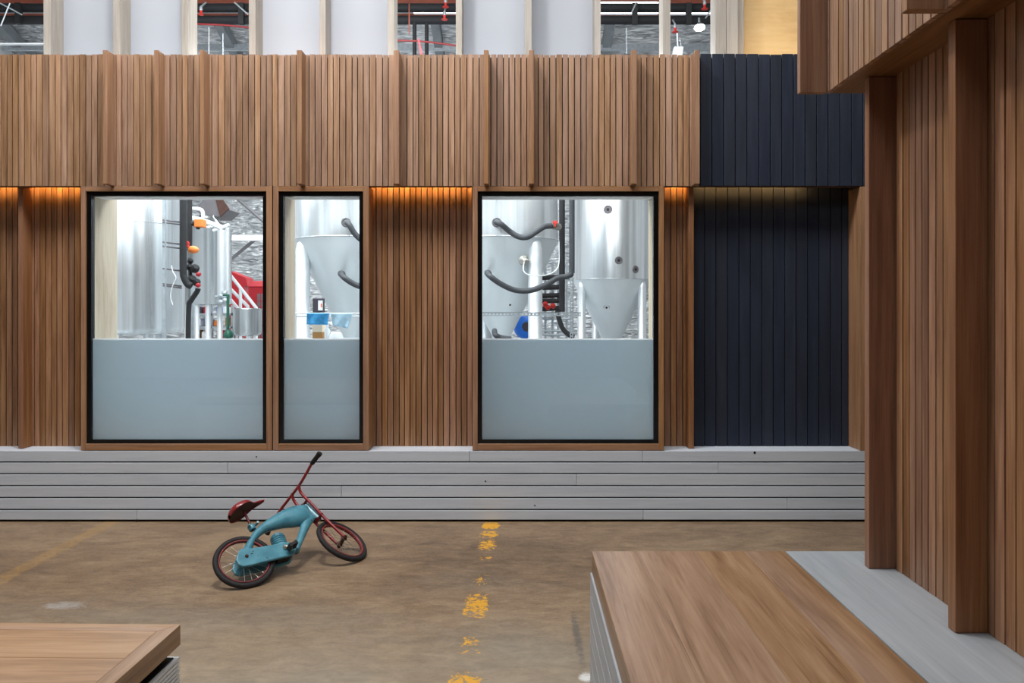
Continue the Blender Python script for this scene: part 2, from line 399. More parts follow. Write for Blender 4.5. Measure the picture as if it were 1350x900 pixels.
# crinkled foil sarking
m, nt, bs, out = new_mat('foil_sarking')
g = N(nt, 'ShaderNodeNewGeometry'); mp = N(nt, 'ShaderNodeMapping'); mp.inputs['Scale'].default_value = (2.2, 9, 9); nt.links.new(g.outputs['Position'], mp.inputs[0])
n = N(nt, 'ShaderNodeTexNoise'); n.inputs['Scale'].default_value = 1.6; n.inputs['Detail'].default_value = 6; n.inputs['Distortion'].default_value = 1.5; nt.links.new(mp.outputs[0], n.inputs['Vector'])
v = N(nt, 'ShaderNodeTexVoronoi'); v.inputs['Scale'].default_value = 2.2; nt.links.new(mp.outputs[0], v.inputs['Vector'])
r = ramp(nt, [(.3, (.26, .28, .30, 1)), (.62, (.92, .94, .96, 1))]); nt.links.new(n.outputs[0], r.inputs[0]); nt.links.new(r.outputs[0], bs.inputs['Base Color'])
bs.inputs['Metallic'].default_value = .65; bs.inputs['Roughness'].default_value = .35
b = N(nt, 'ShaderNodeBump'); b.inputs['Strength'].default_value = 1.0; b.inputs['Distance'].default_value = .12
nt.links.new(math_(nt, 'ADD', n.outputs[0], math_(nt, 'MULTIPLY', v.outputs['Distance'], .5)), b.inputs['Height']); nt.links.new(b.outputs[0], bs.inputs['Normal'])
M['foil'] = m

# clear glass pane and frosted film
m, nt, bs, out = new_mat('clear_glass'); nt.nodes.remove(bs)
tr = N(nt, 'ShaderNodeBsdfTransparent'); tr.inputs[0].default_value = (.97, .985, .985, 1); gl = N(nt, 'ShaderNodeBsdfGlossy'); gl.inputs['Roughness'].default_value = .01
fz = N(nt, 'ShaderNodeFresnel'); fz.inputs[0].default_value = 1.5; mx = N(nt, 'ShaderNodeMixShader')
nt.links.new(fz.outputs[0], mx.inputs[0]); nt.links.new(tr.outputs[0], mx.inputs[1]); nt.links.new(gl.outputs[0], mx.inputs[2]); nt.links.new(mx.outputs[0], out.inputs[0])
M['glass'] = m
m, nt, bs, out = new_mat('frosted_film'); nt.nodes.remove(bs)
d = N(nt, 'ShaderNodeBsdfDiffuse'); d.inputs[0].default_value = (.79, .87, .92, 1); t = N(nt, 'ShaderNodeBsdfTranslucent'); t.inputs[0].default_value = (.79, .87, .92, 1)
mx = N(nt, 'ShaderNodeMixShader'); mx.inputs[0].default_value = .5
nt.links.new(d.outputs[0], mx.inputs[1]); nt.links.new(t.outputs[0], mx.inputs[2]); nt.links.new(mx.outputs[0], out.inputs[0])
M['film'] = m
m, nt, bs, out = new_mat('white_screen'); nt.nodes.remove(bs)
d = N(nt, 'ShaderNodeBsdfDiffuse'); d.inputs[0].default_value = (.455, .48, .53, 1); t = N(nt, 'ShaderNodeBsdfTranslucent'); t.inputs[0].default_value = (.455, .48, .53, 1)
mx = N(nt, 'ShaderNodeMixShader'); mx.inputs[0].default_value = .2
nt.links.new(d.outputs[0], mx.inputs[1]); nt.links.new(t.outputs[0], mx.inputs[2]); nt.links.new(mx.outputs[0], out.inputs[0])
M['screen'] = m

m, nt, bs, out = new_mat('edge_glint'); nt.nodes.remove(bs)
d = N(nt, 'ShaderNodeBsdfDiffuse'); d.inputs[0].default_value = (.95, .96, .97, 1); t = N(nt, 'ShaderNodeBsdfTranslucent'); t.inputs[0].default_value = (.95, .96, .97, 1)
mx = N(nt, 'ShaderNodeMixShader'); mx.inputs[0].default_value = .75
nt.links.new(d.outputs[0], mx.inputs[1]); nt.links.new(t.outputs[0], mx.inputs[2]); nt.links.new(mx.outputs[0], out.inputs[0])
M['edge'] = m

# ---------------------------------------------------------------- the setting
Y0, YR, YF = 4.63, 4.79, 4.546          # frame plane, recess plane, fin fronts
ZS, ZB, ZT = 2.05, .434, 2.851          # soffit, wall bench, top of the upper cladding
XE = X(922.6, Y0)                       # end of the timber cladding

f = MB(); f.box(-9, 7, -5, 4.8, -.05, 0)
obj('floor', f, M['floor'], label='brown polished concrete floor with worn yellow lines', cat='floor', kind='structure', origin=(0,0,0))

f = MB(); f.box(-9, 7, 4.8, 18, -.05, 0)
obj('floor', f, plain('pale_concrete', hexc(176, 180, 182), .5, noise=.1, nscale=2), label='pale grey concrete floor of the brewery behind the timber wall', cat='floor', kind='structure', origin=(0,0,0))

def slats_x(mb, x0, x1, y, z0, z1, pitch, gap, depth, mi=0, jit=.1, zjit=0.003):
    x = x0
    while x < x1 - .004:
        w = pitch * (1 + R.uniform(-jit, jit)); xe = min(x + w, x1)
        mb.box(x + gap/2, xe - gap/2, y + R.uniform(0, .0015), y + depth, z0, z1 + R.uniform(-zjit, zjit), mi, R.random())
        x += w
def slats_y(mb, y0, y1, x, z0, z1, pitch, gap, depth, mi=0, jit=.1):
    y = y0
    while y < y1 - .004:
        w = pitch * (1 + R.uniform(-jit, jit)); ye = min(y + w, y1)
        mb.box(x + R.uniform(0, .0015), x + depth, y + gap/2, ye - gap/2, z0, z1, mi, R.random())
        y += w

XL, XRR = X(-520, Y0), X(1300, Y0)
# upper cladding
w = MB(); slats_x(w, XL, XE - .003, Y0, ZS, ZT, .0367, .0056, .018, 0)
w.box(XL, XE, Y0 + .0185, Y0 + .05, ZS + .001, ZT - .012, 1)
obj('wall_front', w, [M['slat'], M['backing']], label='upper band of narrow upright brown timber slats', cat='wall', kind='structure')
w = MB(); slats_x(w, XE + .002, XRR, Y0, ZS, ZT + .004, .0713, .005, .018, 0, jit=.01)
w.box(XE, XRR, Y0 + .0185, Y0 + .05, ZS + .001, ZT - .012, 1)
obj('wall_front', w, [M['black'], M['frit']], label='upper band of wide blue-black painted boards', cat='wall', kind='structure', bevel=.0015, seg=1)
# recessed panels
def recess(px0, px1, label, black=False, pxs=None):
    w = MB(); a, b = X(px0, YR), X(px1, YR)
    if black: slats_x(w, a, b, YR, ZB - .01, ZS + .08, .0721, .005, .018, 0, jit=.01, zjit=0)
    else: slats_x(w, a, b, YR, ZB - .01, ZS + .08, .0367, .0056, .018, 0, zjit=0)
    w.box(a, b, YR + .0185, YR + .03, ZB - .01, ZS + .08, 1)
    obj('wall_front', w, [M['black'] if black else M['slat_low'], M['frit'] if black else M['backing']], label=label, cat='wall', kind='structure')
recess(-500, 112, 'recessed brown slat panel beside the widest window, behind a lone fin')
recess(480, 630, 'recessed brown slat panel between the narrow window and the square one')
recess(868, 914, 'narrow recessed brown slat strip beside the black panel')
recess(914, 1119, 'recessed panel of wide blue-black painted boards', True)
# soffit board, lamp channel and body of the wall
w = MB(); w.box(XL, XRR, Y0 + .02, Y0 + .045, ZS - .003, ZS + .02)
w.box(XL, XRR, Y0 + .045, YR + .01, ZS + .085, ZS + .10); w.box(XL, XRR, Y0 + .045, 4.768, ZS + .012, ZS + .017)
obj('trim_1', w, M['soffit'], label='timber soffit board and lamp channel under the upper cladding', cat='trim', kind='structure')
w = MB()
for a, b in ((-520, 107), (359.5-1, 360), (486, 623), (875, 1300)):
    w.box(X(a, Y0), X(b, Y0), YR + .032, 4.93, 0, ZS + .1)
w.box(XL, XRR, Y0 + .052, 4.93, ZS + .101, ZT - .02)
w.box(XL, XRR, YR + .032, 4.93, 0, ZB - .03)
obj('wall_front', w, M['wallback'], label='white lined core and back of the timber wall', cat='wall', kind='structure')
# return at the right of the black panel
w = MB(); w.box(X(1134, Y0), XRR, Y0, YR + .02, ZB, ZS - .004)
obj('trim_2', w, M['fin'], label='timber reveal closing the recess right of the black panel', cat='trim', kind='structure', bevel=.002)

# fins
def fin(n, x0, x1, y0, y1, z0, z1, label, group, mat='fin'):
    w = MB(); w.box(x0, x1, y0, y1, z0, z1, 0, R.random())
    return obj('trim_%d' % n, w, M[mat], label=label, cat='timber fin', group=group, kind='structure', bevel=.002)
fins = [(135.3, 141.4, 'upper cladding fin above the left end of the wide left window'), (202.7, 208.9, 'upper cladding fin above the middle of the wide left window'),
        (263, 269, 'upper cladding fin above the right half of the wide left window'), (391, 397.6, 'upper cladding fin above the narrow window'),
        (518.9, 525.9, 'upper cladding fin above the lit recess between windows'), (637.8, 644, 'upper cladding fin above the left edge of the square window'),
        (697.4, 704, 'upper cladding fin above the left half of the square window'), (832.6, 839.6, 'upper cladding fin above the right end of the square window'),
        (916, 922.6, 'upper cladding fin at the edge of the black boards')]
n = 3
for a, b, lb in fins:
    fin(n, X(a, YF), X(b, YF), YF, Y0, ZS - .001, ZT, 'projecting ' + lb, 'fins on the upper cladding'); n += 1
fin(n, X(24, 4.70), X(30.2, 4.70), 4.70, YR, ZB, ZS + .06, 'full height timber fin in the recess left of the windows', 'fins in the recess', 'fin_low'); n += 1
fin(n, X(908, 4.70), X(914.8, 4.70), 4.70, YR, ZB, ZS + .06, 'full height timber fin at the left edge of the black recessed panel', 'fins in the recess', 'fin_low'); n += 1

# led strips
def led(px0, px1, label):
    w = MB(); w.box(X(px0, 4.755), X(px1, 4.755), 4.749, 4.762, ZS + .066, ZS + .074)
    obj('light_strip', w, M['led'], label=label, cat='light strip', group='warm light strips in the soffit')
led(-490, 24, 'warm light strip over the recess left of the lone fin')
led(34, 106, 'warm light strip over the recess between lone fin and wide window')
led(489, 621, 'warm light strip over the recess between the two windows')
led(878, 906, 'short warm light strip over the narrow slat recess')
led(917, 1062, 'warm light strip over the black board recess')

# windows
def window(n, o0, o1, b0, b1, g0, g1, stud_to, label, right_rev):
    t = thing('window_%d' % n, (X((o0+o1)/2, Y0), Y0, ZB), label, 'window', None, 'structure')
    yt, yb = Z(245.3, Y0), Z(593.4, Y0); bt, bb = Z(252, Y0), Z(585, Y0); gt, gb = Z(258, Y0), Z(580, Y0)
    w = MB()
    w.box(X(o0, Y0), X(b0, Y0), Y0, 4.84, yb, yt - .0, 0, R.random()); w.box(X(b1, Y0), X(o1, Y0), Y0, 4.84, yb, yt, 0, R.random())
    w.box(X(b0, Y0), X(b1, Y0), Y0 + .0005, 4.84, bt, yt, 1, R.random()); w.box(X(b0, Y0), X(b1, Y0), Y0 + .0005, 4.84, yb, bb, 1, R.random())
    obj('timber_frame', w, [M['frame_v'], M['frame_h']], t, bevel=.0012, seg=1)
    w = MB(); ya, ye = Y0 + .012, Y0 + .05
    w.box(X(b0, Y0), X(g0, Y0), ya, ye, bb, bt); w.box(X(g1, Y0), X(b1, Y0), ya, ye, bb, bt)
    w.box(X(g0, Y0), X(g1, Y0), ya, ye, gt, bt); w.box(X(g0, Y0), X(g1, Y0), ya, ye, bb, gb)
    obj('black_frame', w, M['frit'], t, 'black inner frame')
    yg = Y0 + .02
    w = MB(); w.box(X(g0, Y0) , X(g1, Y0), yg, yg + .006, gb, gt)
    obj('glass_pane', w, M['glass'], t)
    w = MB(); zf = Z(448, yg)
    w.box(X(g0, Y0) + .001, X(g1, Y0) - .001, yg + .008, yg + .0095, gb, zf)
    obj('frosted_film', w, M['film'], t, 'pale blue grey frosted film on the lower half')
    w = MB(); w.box(X(g0, Y0) + .001, X(g1, Y0) - .001, yg + .007, yg + .0095, zf + .0003, zf + .009)  # white strip added to paint the light refracting in the film's edge
    obj('film_edge_glint', w, M['edge'], t, 'white strip painted in for light caught along the top of the film')
    w = MB()
    # pale lining boards in the depth of the wall, left one deeper
    yl = 4.84
    if stud_to:
        xl = X(g0, Y0) ; yl = xl * F / (stud_to - CX)
        w.box(xl - .04, xl, ye, yl, ZB, gt + .05, 0, .3)
    if right_rev:
        xr = X(g1, Y0); yr = xr * F / (right_rev - CX); w.box(xr, xr + .04, ye, yr, ZB, gt + .05, 0, .6)
    w.box(X(g0, Y0) - .02, X(g1, Y0) + .02, ye, 4.80, gt, gt + .04, 1)
    obj('lining', w, [M['reveal'], M['wallback']], t, 'pale timber lining of the opening')
window(1, 106.4, 358.6, 112.8, 351, 118.8, 345.6, 154.5, 'widest left black framed window with frosted lower half, tank and red booth behind', None)
window(2, 360.0, 486, 366.8, 478.7, 372.8, 473.2, 389, 'narrow black framed window with frosted lower half and blue cloths behind', None)
window(3, 622.8, 875.4, 629.7, 868.7, 635.4, 862.2, None, 'square black framed window with frosted lower half, hoses and cone tank behind', 855)
w = MB(); w.box(X(358.6, Y0) , X(360, Y0), Y0 + .006, YR, Z(593.4, Y0), ZS)
obj('trim_20', w, M['frit'], label='dark shadow gap between the two neighbouring window frames', cat='trim', kind='structure')

# white board bench along the wall
t = thing('bench', (X(540, Y0), Y0, 0), 'long pale grey painted board bench running under the windows', 'bench')
xb0, xb1 = X(-520, Y0), X(1300, Y0)
joints = {0: [619, 847], 1: [300, 947], 2: [760], 3: [450], 4: [1038], 5: [180, 848]}
w = MB(); rows = [594.2, 609.9, 625.2, 641, 656.7, 672.5, 686.6]
for i in range(6):
    z1, z0 = Z(rows[i], Y0), Z(rows[i+1], Y0)
    xs_ = [xb0] + [X(j, Y0) for j in joints.get(i, [])] + [xb1]
    for a, b in zip(xs_, xs_[1:]):
        w.box(a + .001, b - .001, Y0 + R.uniform(0, .001), Y0 + .02, z0 + .0085, z1, 0, R.random())
obj('front_cladding', w, M['white_x'], t, bevel=.0015, seg=1)
w = MB(); w.box(xb0, xb1, Y0 + .0205, Y0 + .04, .0, ZB - .025); obj('kickboard', w, M['kick'], t, 'dark backing seen in the gaps between boards')
w = MB(); w.box(xb0, xb1, Y0 + .0205, YR + .03, ZB - .022, ZB - .0015, 0, .8); obj('seat_board', w, M['white_x'], t)

for px, py in ((180, 686), (995, 596.5), (338, 602), (640, 634), (705, 666)):
    w = MB(); w.lathe([(.0075 if px in (180, 995) else .004, 0), (.0075 if px in (180, 995) else .004, .0015)], (X(px, Y0), Y0 + .0005, Z(py, Y0)), (0, -1, 0), 14); obj('screw_hole', w, M['frit'], t, 'dark screw hole')
# screen above the wall: posts, white panels, plywood
YP, YQ = 4.95, 5.09
posts = [(57.2, 67), (149, 158), (239, 248.3), (328, 337), (421, 429.2), (511, 519.6), (601, 609), (692, 701), (784, 792), (874, 884)]
pl = ['pale timber post right of the gap at the far left end', 'pale timber post between the first two white panels', 'pale timber post at the right edge of the second white panel',
      'pale timber post at the left edge of the warm tinted panels', 'pale timber post between the two warm tinted panels', 'pale timber post at the right edge of the warm tinted panels',
      'pale timber post left of the middle pair of white panels', 'pale timber post between the middle pair of white panels', 'pale timber post at the right edge of the middle pair of white panels',
      'slim pale timber post between two open gaps']
ZPB, ZPT = ZT - .019, 4.3
for (a, b), lb in zip(posts, pl):
    w = MB(); w.box(X(a, YP), X(b, YP), YP, YQ - .001, ZPB, ZPT, 0, R.random())
    obj('screen_post', w, M['stud'], label=lb, cat='timber post', group='posts of the screen above the slat wall', bevel=.002)
w = MB(); w.box(X(943.5, YP), X(957.5, YP), YP, YQ, ZPB, ZPT, 0, .2); w.box(X(958, YP), X(973, YP), YP, YQ, ZPB, ZPT, 0, .7)
obj('screen_post', w, M['stud'], label='broad doubled pale timber post with knots beside the plywood', cat='timber post', group='posts of the screen above the slat wall', bevel=.002)
w = MB(); w.box(X(973.6, YP), X(982, YP), YP + .02, YQ, ZPB, ZPT, 0, .5)
obj('screen_post', w, M['stud'], label='thin pale timber batten touching the left edge of the plywood', cat='timber post', group='posts of the screen above the slat wall', bevel=.002)
panels = [(67.5, 149.5, 'white screen panel nearest the left end'), (158, 239.5, 'white screen panel left of the second gap'), (337, 421.5, 'warm tinted white screen panel right of the second gap'),
          (429.2, 511.5, 'warm tinted white screen panel left of the pipe filled gap'), (609, 692.3, 'white screen panel right of the pipe filled gap'), (701, 784.5, 'white screen panel left of the gap with the hanging rod')]
for a, b, lb in panels:
    w = MB(); w.box(X(a, YQ), X(b, YQ), YQ, YQ + .012, ZPB, ZPT)
    obj('wall_screen', w, M['screen'], label=lb, cat='screen panel', group='white panels of the screen above the slat wall')
w = MB(); w.box(X(978, YQ), X(1130, YQ), YQ - .03, YQ - .012, ZPB, ZPT)
obj('wall_screen', w, M['ply'], label='honey coloured plywood panel above the black boards', cat='plywood panel')
w = MB(); w.box(XL, XRR, 4.93, 5.16, ZT - .06, ZT - .02)
obj('trim_21', w, M['stud'], label='pale timber plate carrying the screen posts', cat='trim', kind='structure')

# right hand wall
XRw, XU, XFf = 1.21, 1.062, 1.126
w = MB(); slats_y(w, -.6, 2.449, XRw, .461, ZS + .002, .0385, .0055, .018)
w.box(XRw + .019, 1.5, -.6, 2.482, 0, ZS, 1)
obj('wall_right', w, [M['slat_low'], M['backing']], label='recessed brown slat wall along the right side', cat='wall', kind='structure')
w = MB(); slats_y(w, -.6, 2.652, XU, ZS + .001, ZT, .0385, .0055, .018)
w.box(XU + .019, 1.5, -.6, 2.652, ZS + .03, ZT - .01, 1)
obj('wall_right', w, [M['slat'], M['backing']], label='overhanging brown slat bulkhead at the upper right', cat='wall', kind='structure')
w = MB(); w.box(XU + .004, 1.5, -.6, 2.648, ZS + .002, ZS + .028, 0, .5)
obj('trim_22', w, M['soffit'], label='timber soffit under the overhanging right bulkhead', cat='trim', kind='structure')
fin(23, XFf, XRw + .0185, 2.45, 2.482, .461, ZS, 'timber fin ending the right slat wall, rising from the white ledge', 'fins on the right wall', 'fin_low')
fin(24, XFf, XRw - .0002, 1.963, 1.998, .461, ZS, 'broad looking timber fin close to the right edge, rising from the white ledge', 'fins on the right wall', 'fin_low')
fin(25, .968, XU, 2.625, 2.652, ZS - .001, ZT, 'fin ending the right bulkhead, in front of plywood and black boards', 'fins on the right bulkhead')
fin(26, .968, XU, 1.90, 1.928, ZS - .001, ZT, 'fin on the right bulkhead cut by the top of the picture', 'fins on the right bulkhead')

# seats
t = thing('bench', (.58, 1.5, 0), 'timber topped white boarded bench in front of the right wall', 'bench')
ZH, YE = .46, 2.632
w = MB(); xx = .248
for wd in (.16, .20, .17, .137):
    w.box(xx, xx + wd + (.0002 if wd < .17 else 0), .1, YE, ZH - .074, ZH, 0, R.random()); xx += wd + .0002
obj('timber_top', w, M['top_y'], t, bevel=.0015, seg=1)
w = MB()
zz = [0.004, .079, .155, .231, .307, .3855]
for a, b in zip(zz, zz[1:]):
    w.box(.2425, .262, .1, YE, a + .0035, b, 0, R.random()); w.box(.263, .918, YE - .022, YE - .004, a + .0035, b, 0, R.random())
obj('side_cladding', w, M['white_side'], t, 'white painted side boards', bevel=.0012, seg=1)
w = MB(); w.box(.264, .915, .12, YE - .03, 0, ZH - .078); obj('carcass', w, M['kick'], t)
t = thing('bench', (1.1, 1.5, 0), 'white painted ledge bench between the timber top and the right slat wall', 'bench')
w = MB(); w.box(.920, 1.2285, .1, YE, ZH - .03, ZH, 0, .6); w.box(1.2285, 1.5, 2.4825, YE, ZH - .03, ZH, 0, .6); obj('seat_board', w, M['white_y'], t, bevel=.0012, seg=1)
w = MB()
for a, b in zip(zz, zz[1:] ):
    w.box(.920, 1.49, YE - .022, YE - .004, a + .0035, b, 0, R.random())
w.box(.920, 1.49, YE - .022, YE - .004, zz[-1] + .003, ZH - .032, 0, .4)
obj('front_cladding', w, M['white_x'], t)
w = MB(); w.box(.921, 1.2, .12, YE - .03, 0, ZH - .032); obj('carcass', w, M['kick'], t)

# left seat, turned a touch
ang = math.radians(-1.3)
t = thing('bench', (-1.5, 1.5, 0), 'low timber topped bench cut by the picture at the bottom left', 'bench')
rot = Matrix.Translation((-.905, 2.02, 0)) @ Matrix.Rotation(ang, 4, 'Z')
w = MB(); B = []
edge = .042
# mitred breadboard edge: long planks along x, an edge board along y
yy = -edge
w.prism([(-edge, -edge), (0, 0), (-2.2, 0), (-2.2, -edge)], 2, ZH - .054, ZH, 0, .35)
w.prism([(0, 0), (-edge, -edge), (-edge, -1.9), (0, -1.9)], 2, ZH - .054, ZH, 1, .8)
while yy > -1.85:
    w.box(-2.2, -edge - .0006, yy - .155, yy - .0006, ZH - .054, ZH - .0002, 0, R.random()); yy -= .1555
for i, v in enumerate(w.v): w.v[i] = rot @ v
obj('timber_top', w, [M['top_x'], M['top_y']], t, bevel=.001, seg=1)
w = MB(); z = .004
while z < .375:
    z1 = z + .011
    w.box(-.012, -.002, -1.9, -.002, z, z1 - .003, 0, R.random(), rot); w.box(-2.2, -.013, -.012, -.002, z, z1 - .003, 0, R.random(), rot)
    z += .011
obj('side_cladding', w, wood('white_rib', hexc(200, 205, 210), hexc(218, 223, 228), hexc(230, 234, 238), axis=1, vary=.05, hue=0, knots=False), t, 'pale grey finely ribbed side cladding')
w = MB(); w.box(-2.18, -.0125, -1.88, -.013, 0, .378, 0, 0, rot); w.box(-2.18, -.03, -1.88, -.03, .378, ZH - .0545, 0, 0, rot); obj('carcass', w, M['kick'], t)

# ---------------------------------------------------------------- the toy bike, lying over
Cc = Vector((-1.31789031, 3.6208139, .09367159)); FW = Vector((.76986263, .63559934, -.05766287)); UP = Vector((-.46791035, .6235683, .62627668)); NN = Vector((.43401779, -.45516596, .77746544))
CF = Vector((-.93174988, 3.96158328, .0875782)); S = Vector((-.77009429, .29908053, .56347637)); NF = Vector((.55246303, -.1289737, .82349886)); N2 = S.cross(NF).normalized()
RN = Vector((.37588637, -.50093105, .77960087))
def B3(a, b, c=0): return Cc + FW*a + UP*b + NN*c
def S3(s_, n_, d=0): return CF + S*s_ + NF*n_ + N2*d
bike = thing('toy_bike', (-1.15, 3.8, 0), 'small blue and red vintage toy bike toppled over on the concrete', 'toy bike')
def wheel(c, ax, name_label, r_out):
    tr_ = .0135; Rm = r_out - tr_
    t = MB(); t.ring(c, ax, Rm, tr_, 56, 12, sq=.95)
    wh = obj('wheel', t, M['tyre'], bike, name_label)
    q = MB(); Rr = Rm - .0118
    q.lathe([(Rr, -.010), (Rr - .005, -.0105), (Rr - .008, -.005), (Rr - .009, 0), (Rr - .008, .005), (Rr - .005, .0105), (Rr, .010), (Rr, -.010)], c, ax, 56, caps=False)
    obj('rim', q, M['rimred'], wh, 'worn red rim')
    q = MB(); ax = Vector(ax).normalized(); a = ax.cross(Vector((0,0,1))).normalized(); b_ = ax.cross(a)
    for i in range(20):
        th = 2*PI*i/20 + .1; d = a*math.cos(th) + b_*math.sin(th); d2 = a*math.cos(th + (.5 if i % 2 else -.5)) + b_*math.sin(th + (.5 if i % 2 else -.5))
        q.tube([c + d2*.014 + ax*(.018 if i % 4 < 2 else -.018), c + d*(Rr - .01)], .0011, 5, caps=False)
    obj('spokes', q, M['chrome'], wh, 'thin bare spokes')
    q = MB(); q.lathe([(.006, -.032), (.006, -.024), (.017, -.022), (.017, -.018), (.011, -.014), (.011, .014), (.017, .018), (.017, .022), (.006, .024), (.006, .032)], c, ax, 20)
    obj('hub', q, M['rust'], wh, 'rusty hub')
    return wh
wheel(Cc, RN, 'rear wheel with black tyre', .1435)
wheel(CF, NF, 'front wheel with black tyre', .1475)

# blue frame: tank, rear stay, down tube and gear block, one body
def loft(path, seg=18):
    secs = []; pts = [Vector((p[0], p[1])) for p in path]
    k = len(path)
    for i, p in enumerate(path):
        d = (pts[min(i+1, k-1)] - pts[max(i-1, 0)]).normalized(); nrm = Vector((-d.y, d.x))
        secs.append((B3(p[0], p[1]), (FW*nrm.x + UP*nrm.y)*p[2], NN*p[3]))
    return secs
def dense(path, n=5):
    v = [Vector(p) for p in path]; q = [v[0]*2 - v[1]] + v + [v[-1]*2 - v[-2]]; out_ = []
    for i in range(1, len(q)-2):
        p0, p1, p2, p3 = q[i-1:i+3]
        for j in range(n):
            t = j/n; out_.append(.5*((2*p1) + (p2-p0)*t + (2*p0-5*p1+4*p2-p3)*t*t + (-p0+3*p1-3*p2+p3)*t**3))
    out_.append(v[-1]); return [tuple(o) for o in out_]
def V4(l): return [Vector(p) for p in l]
w = MB()
tank = [(.398, .236, .049, .018), (.382, .236, .055, .030), (.35, .228, .060, .039), (.30, .220, .058, .042), (.25, .212, .047, .038), (.2, .198, .036, .034), (.15, .180, .026, .028), (.105, .153, .0205, .024), (.07, .118, .0185, .022), (.045, .085, .019, .024), (.022, .05, .024, .03), (.0, .02, .03, .036)]
w.ell(loft(dense(tank)), 20)
down = [(.395, .215, .035, .022), (.365, .175, .028, .023), (.335, .128, .022, .022), (.305, .082, .019, .022), (.278, .042, .018, .024), (.262, .015, .018, .026)]
w.ell(loft(dense(down)), 16)
w.ell([(B3(.385 + .0, .25 - .0 ), FW*.0, NN*.0), (B3(.385, .25), FW*.001, NN*.001)], 6)
obj('frame', w, M['blue'], bike, 'blue tank shaped frame with worn paint')
case = [(-.053, -.012), (-.046, -.04), (-.026, -.053), (.004, -.052), (.093, -.043), (.2, -.033), (.232, -.024), (.25, .005), (.255, .026), (.224, .047), (.189, .049), (.116, .044), (.03, .043), (.008, .05), (-.02, .045), (-.042, .016)]
def chain_case(c0, c1, label):
    w = MB(); w.plate([B3(a, b, c0) for a, b in case], NN*(c1 - c0))
    return obj('chain_cover', w, M['blue'], bike, label, bevel=.006, seg=3)
cc = chain_case(.026, .042, 'blue flat side cover facing up, chipped along its lower edge')
w = MB(); w.lathe([(.008, 0), (.008, .006), (.005, .009)], B3(0, 0, .041), NN, 14); w.box(0, 1, 0, 1, 0, 1) if False else None
obj('axle_nut', w, M['rust'], cc)
w = MB(); w.plate([B3(.022, .006, .0425), B3(.033, .009, .0425), B3(.033, .013, .0425), B3(.022, .010, .0425)], NN*.0006); w.lathe([(.003, 0), (.003, .0008)], B3(.036, .022, .0422), NN, 10)
obj('slot', w, M['blackrub'], cc, 'dark slot in the cover')
chain_case(-.042, -.026, 'blue side cover facing the floor')
w = MB(); w.plate([B3(a, b, -.025) for a, b in [(.155, -.026), (.215, -.022), (.24, .0), (.245, .03), (.2, .045), (.155, .04)]], NN*.05)
obj('gear_block', w, M['blackrub'], bike, 'black gear block between the covers', bevel=.004)
w = MB(); pr = [(.034, 0)]
for i in range(5): pr += [(.037, .008 + i*.012), (.037, .013 + i*.012), (.030, .015 + i*.012), (.030, .018 + i*.012)]
pr += [(.034, .07), (.026, .08), (.01, .084)]
w.lathe(pr, B3(.192, .042, 0), UP, 28)
en = obj('engine', w, M['blue'], bike, 'blue finned dummy engine cylinder')
w = MB(); w.lathe([(.006, 0), (.006, .016), (.003, .022)], B3(.192, .12, 0), UP, 12); obj('spark_plug', w, M['chrome'], en)
# head and fork
w = MB(); w.tube([S3(.185, 0, .006), S3(.285, 0, .006)], .018, 20)
w.plate([S3(.187, -.021, .018), S3(.283, -.021, .018), S3(.283, .021, .018), S3(.187, .021, .018)], N2*.005)
obj('head_tube', w, plain('toplit_blue_head', hexc(150, 190, 202), .35, metal=.3), bike, 'pale blue head tube with the light from above put into its colour')  # paler colour carries the light falling on it from above
w = MB()
near = bez([S3(-.006, .0265), S3(.07, .027), S3(.151, .029), S3(.238, .035), S3(.305, .038), S3(.34, .041), S3(.362, .05), S3(.379, .068)], 6)
far = bez([S3(-.006, -.0285), S3(.07, -.029), S3(.151, -.028), S3(.238, -.026), S3(.305, -.025), S3(.34, -.022), S3(.368, -.012), S3(.386, .006)], 6)
w.tube(near, .0078, 12); w.tube(far, .0078, 12)
fk = obj('fork', w, M['red'], bike, 'red tube fork legs running up into the handlebar')
for s_ in (.292, .178):
    w = MB(); w.tube([S3(s_, -.03, 0), S3(s_, .038, 0)], .0075, 10); w.tube([S3(s_, 0, -.012), S3(s_, 0, .012)], .011, 10)
    obj('fork_clamp', w, M['darkred'], fk)
for c_ in (.0285, -.0305):
    w = MB(); w.lathe([(.011, -.005), (.011, .005)], S3(-.002, c_), NF, 14); w.lathe([(.006, .004), (.006, .011)], S3(-.002, c_), NF if c_ > 0 else -NF, 8)
    obj('axle_nut', w, M['rust'], fk)
w = MB(); barp = bez([S3(.378, .278), S3(.384, .21), S3(.380, .149), S3(.377, .061), S3(.384, -.029), S3(.391, -.12), S3(.388, -.2), S3(.382, -.262)], 6)
w.tube(barp, .0078, 12)
hb = obj('handlebar', w, M['red'], bike, 'red handlebar')
w = MB(); w.tube([S3(.384, .205), S3(.3835, .212), S3(.380, .255), S3(.378, .272), S3(.3775, .283)], [.0105, .0125, .0125, .0145, .0145], 14)
obj('grip', w, M['blackrub'], hb, 'black rubber grip pointing up')
w = MB(); w.tube([S3(.389, -.19), S3(.3885, -.197), S3(.385, -.24), S3(.382, -.257), S3(.381, -.268)], [.0105, .0125, .0125, .0145, .0145], 14)
obj('grip', w, M['blackrub'], hb, 'black rubber grip near the floor')
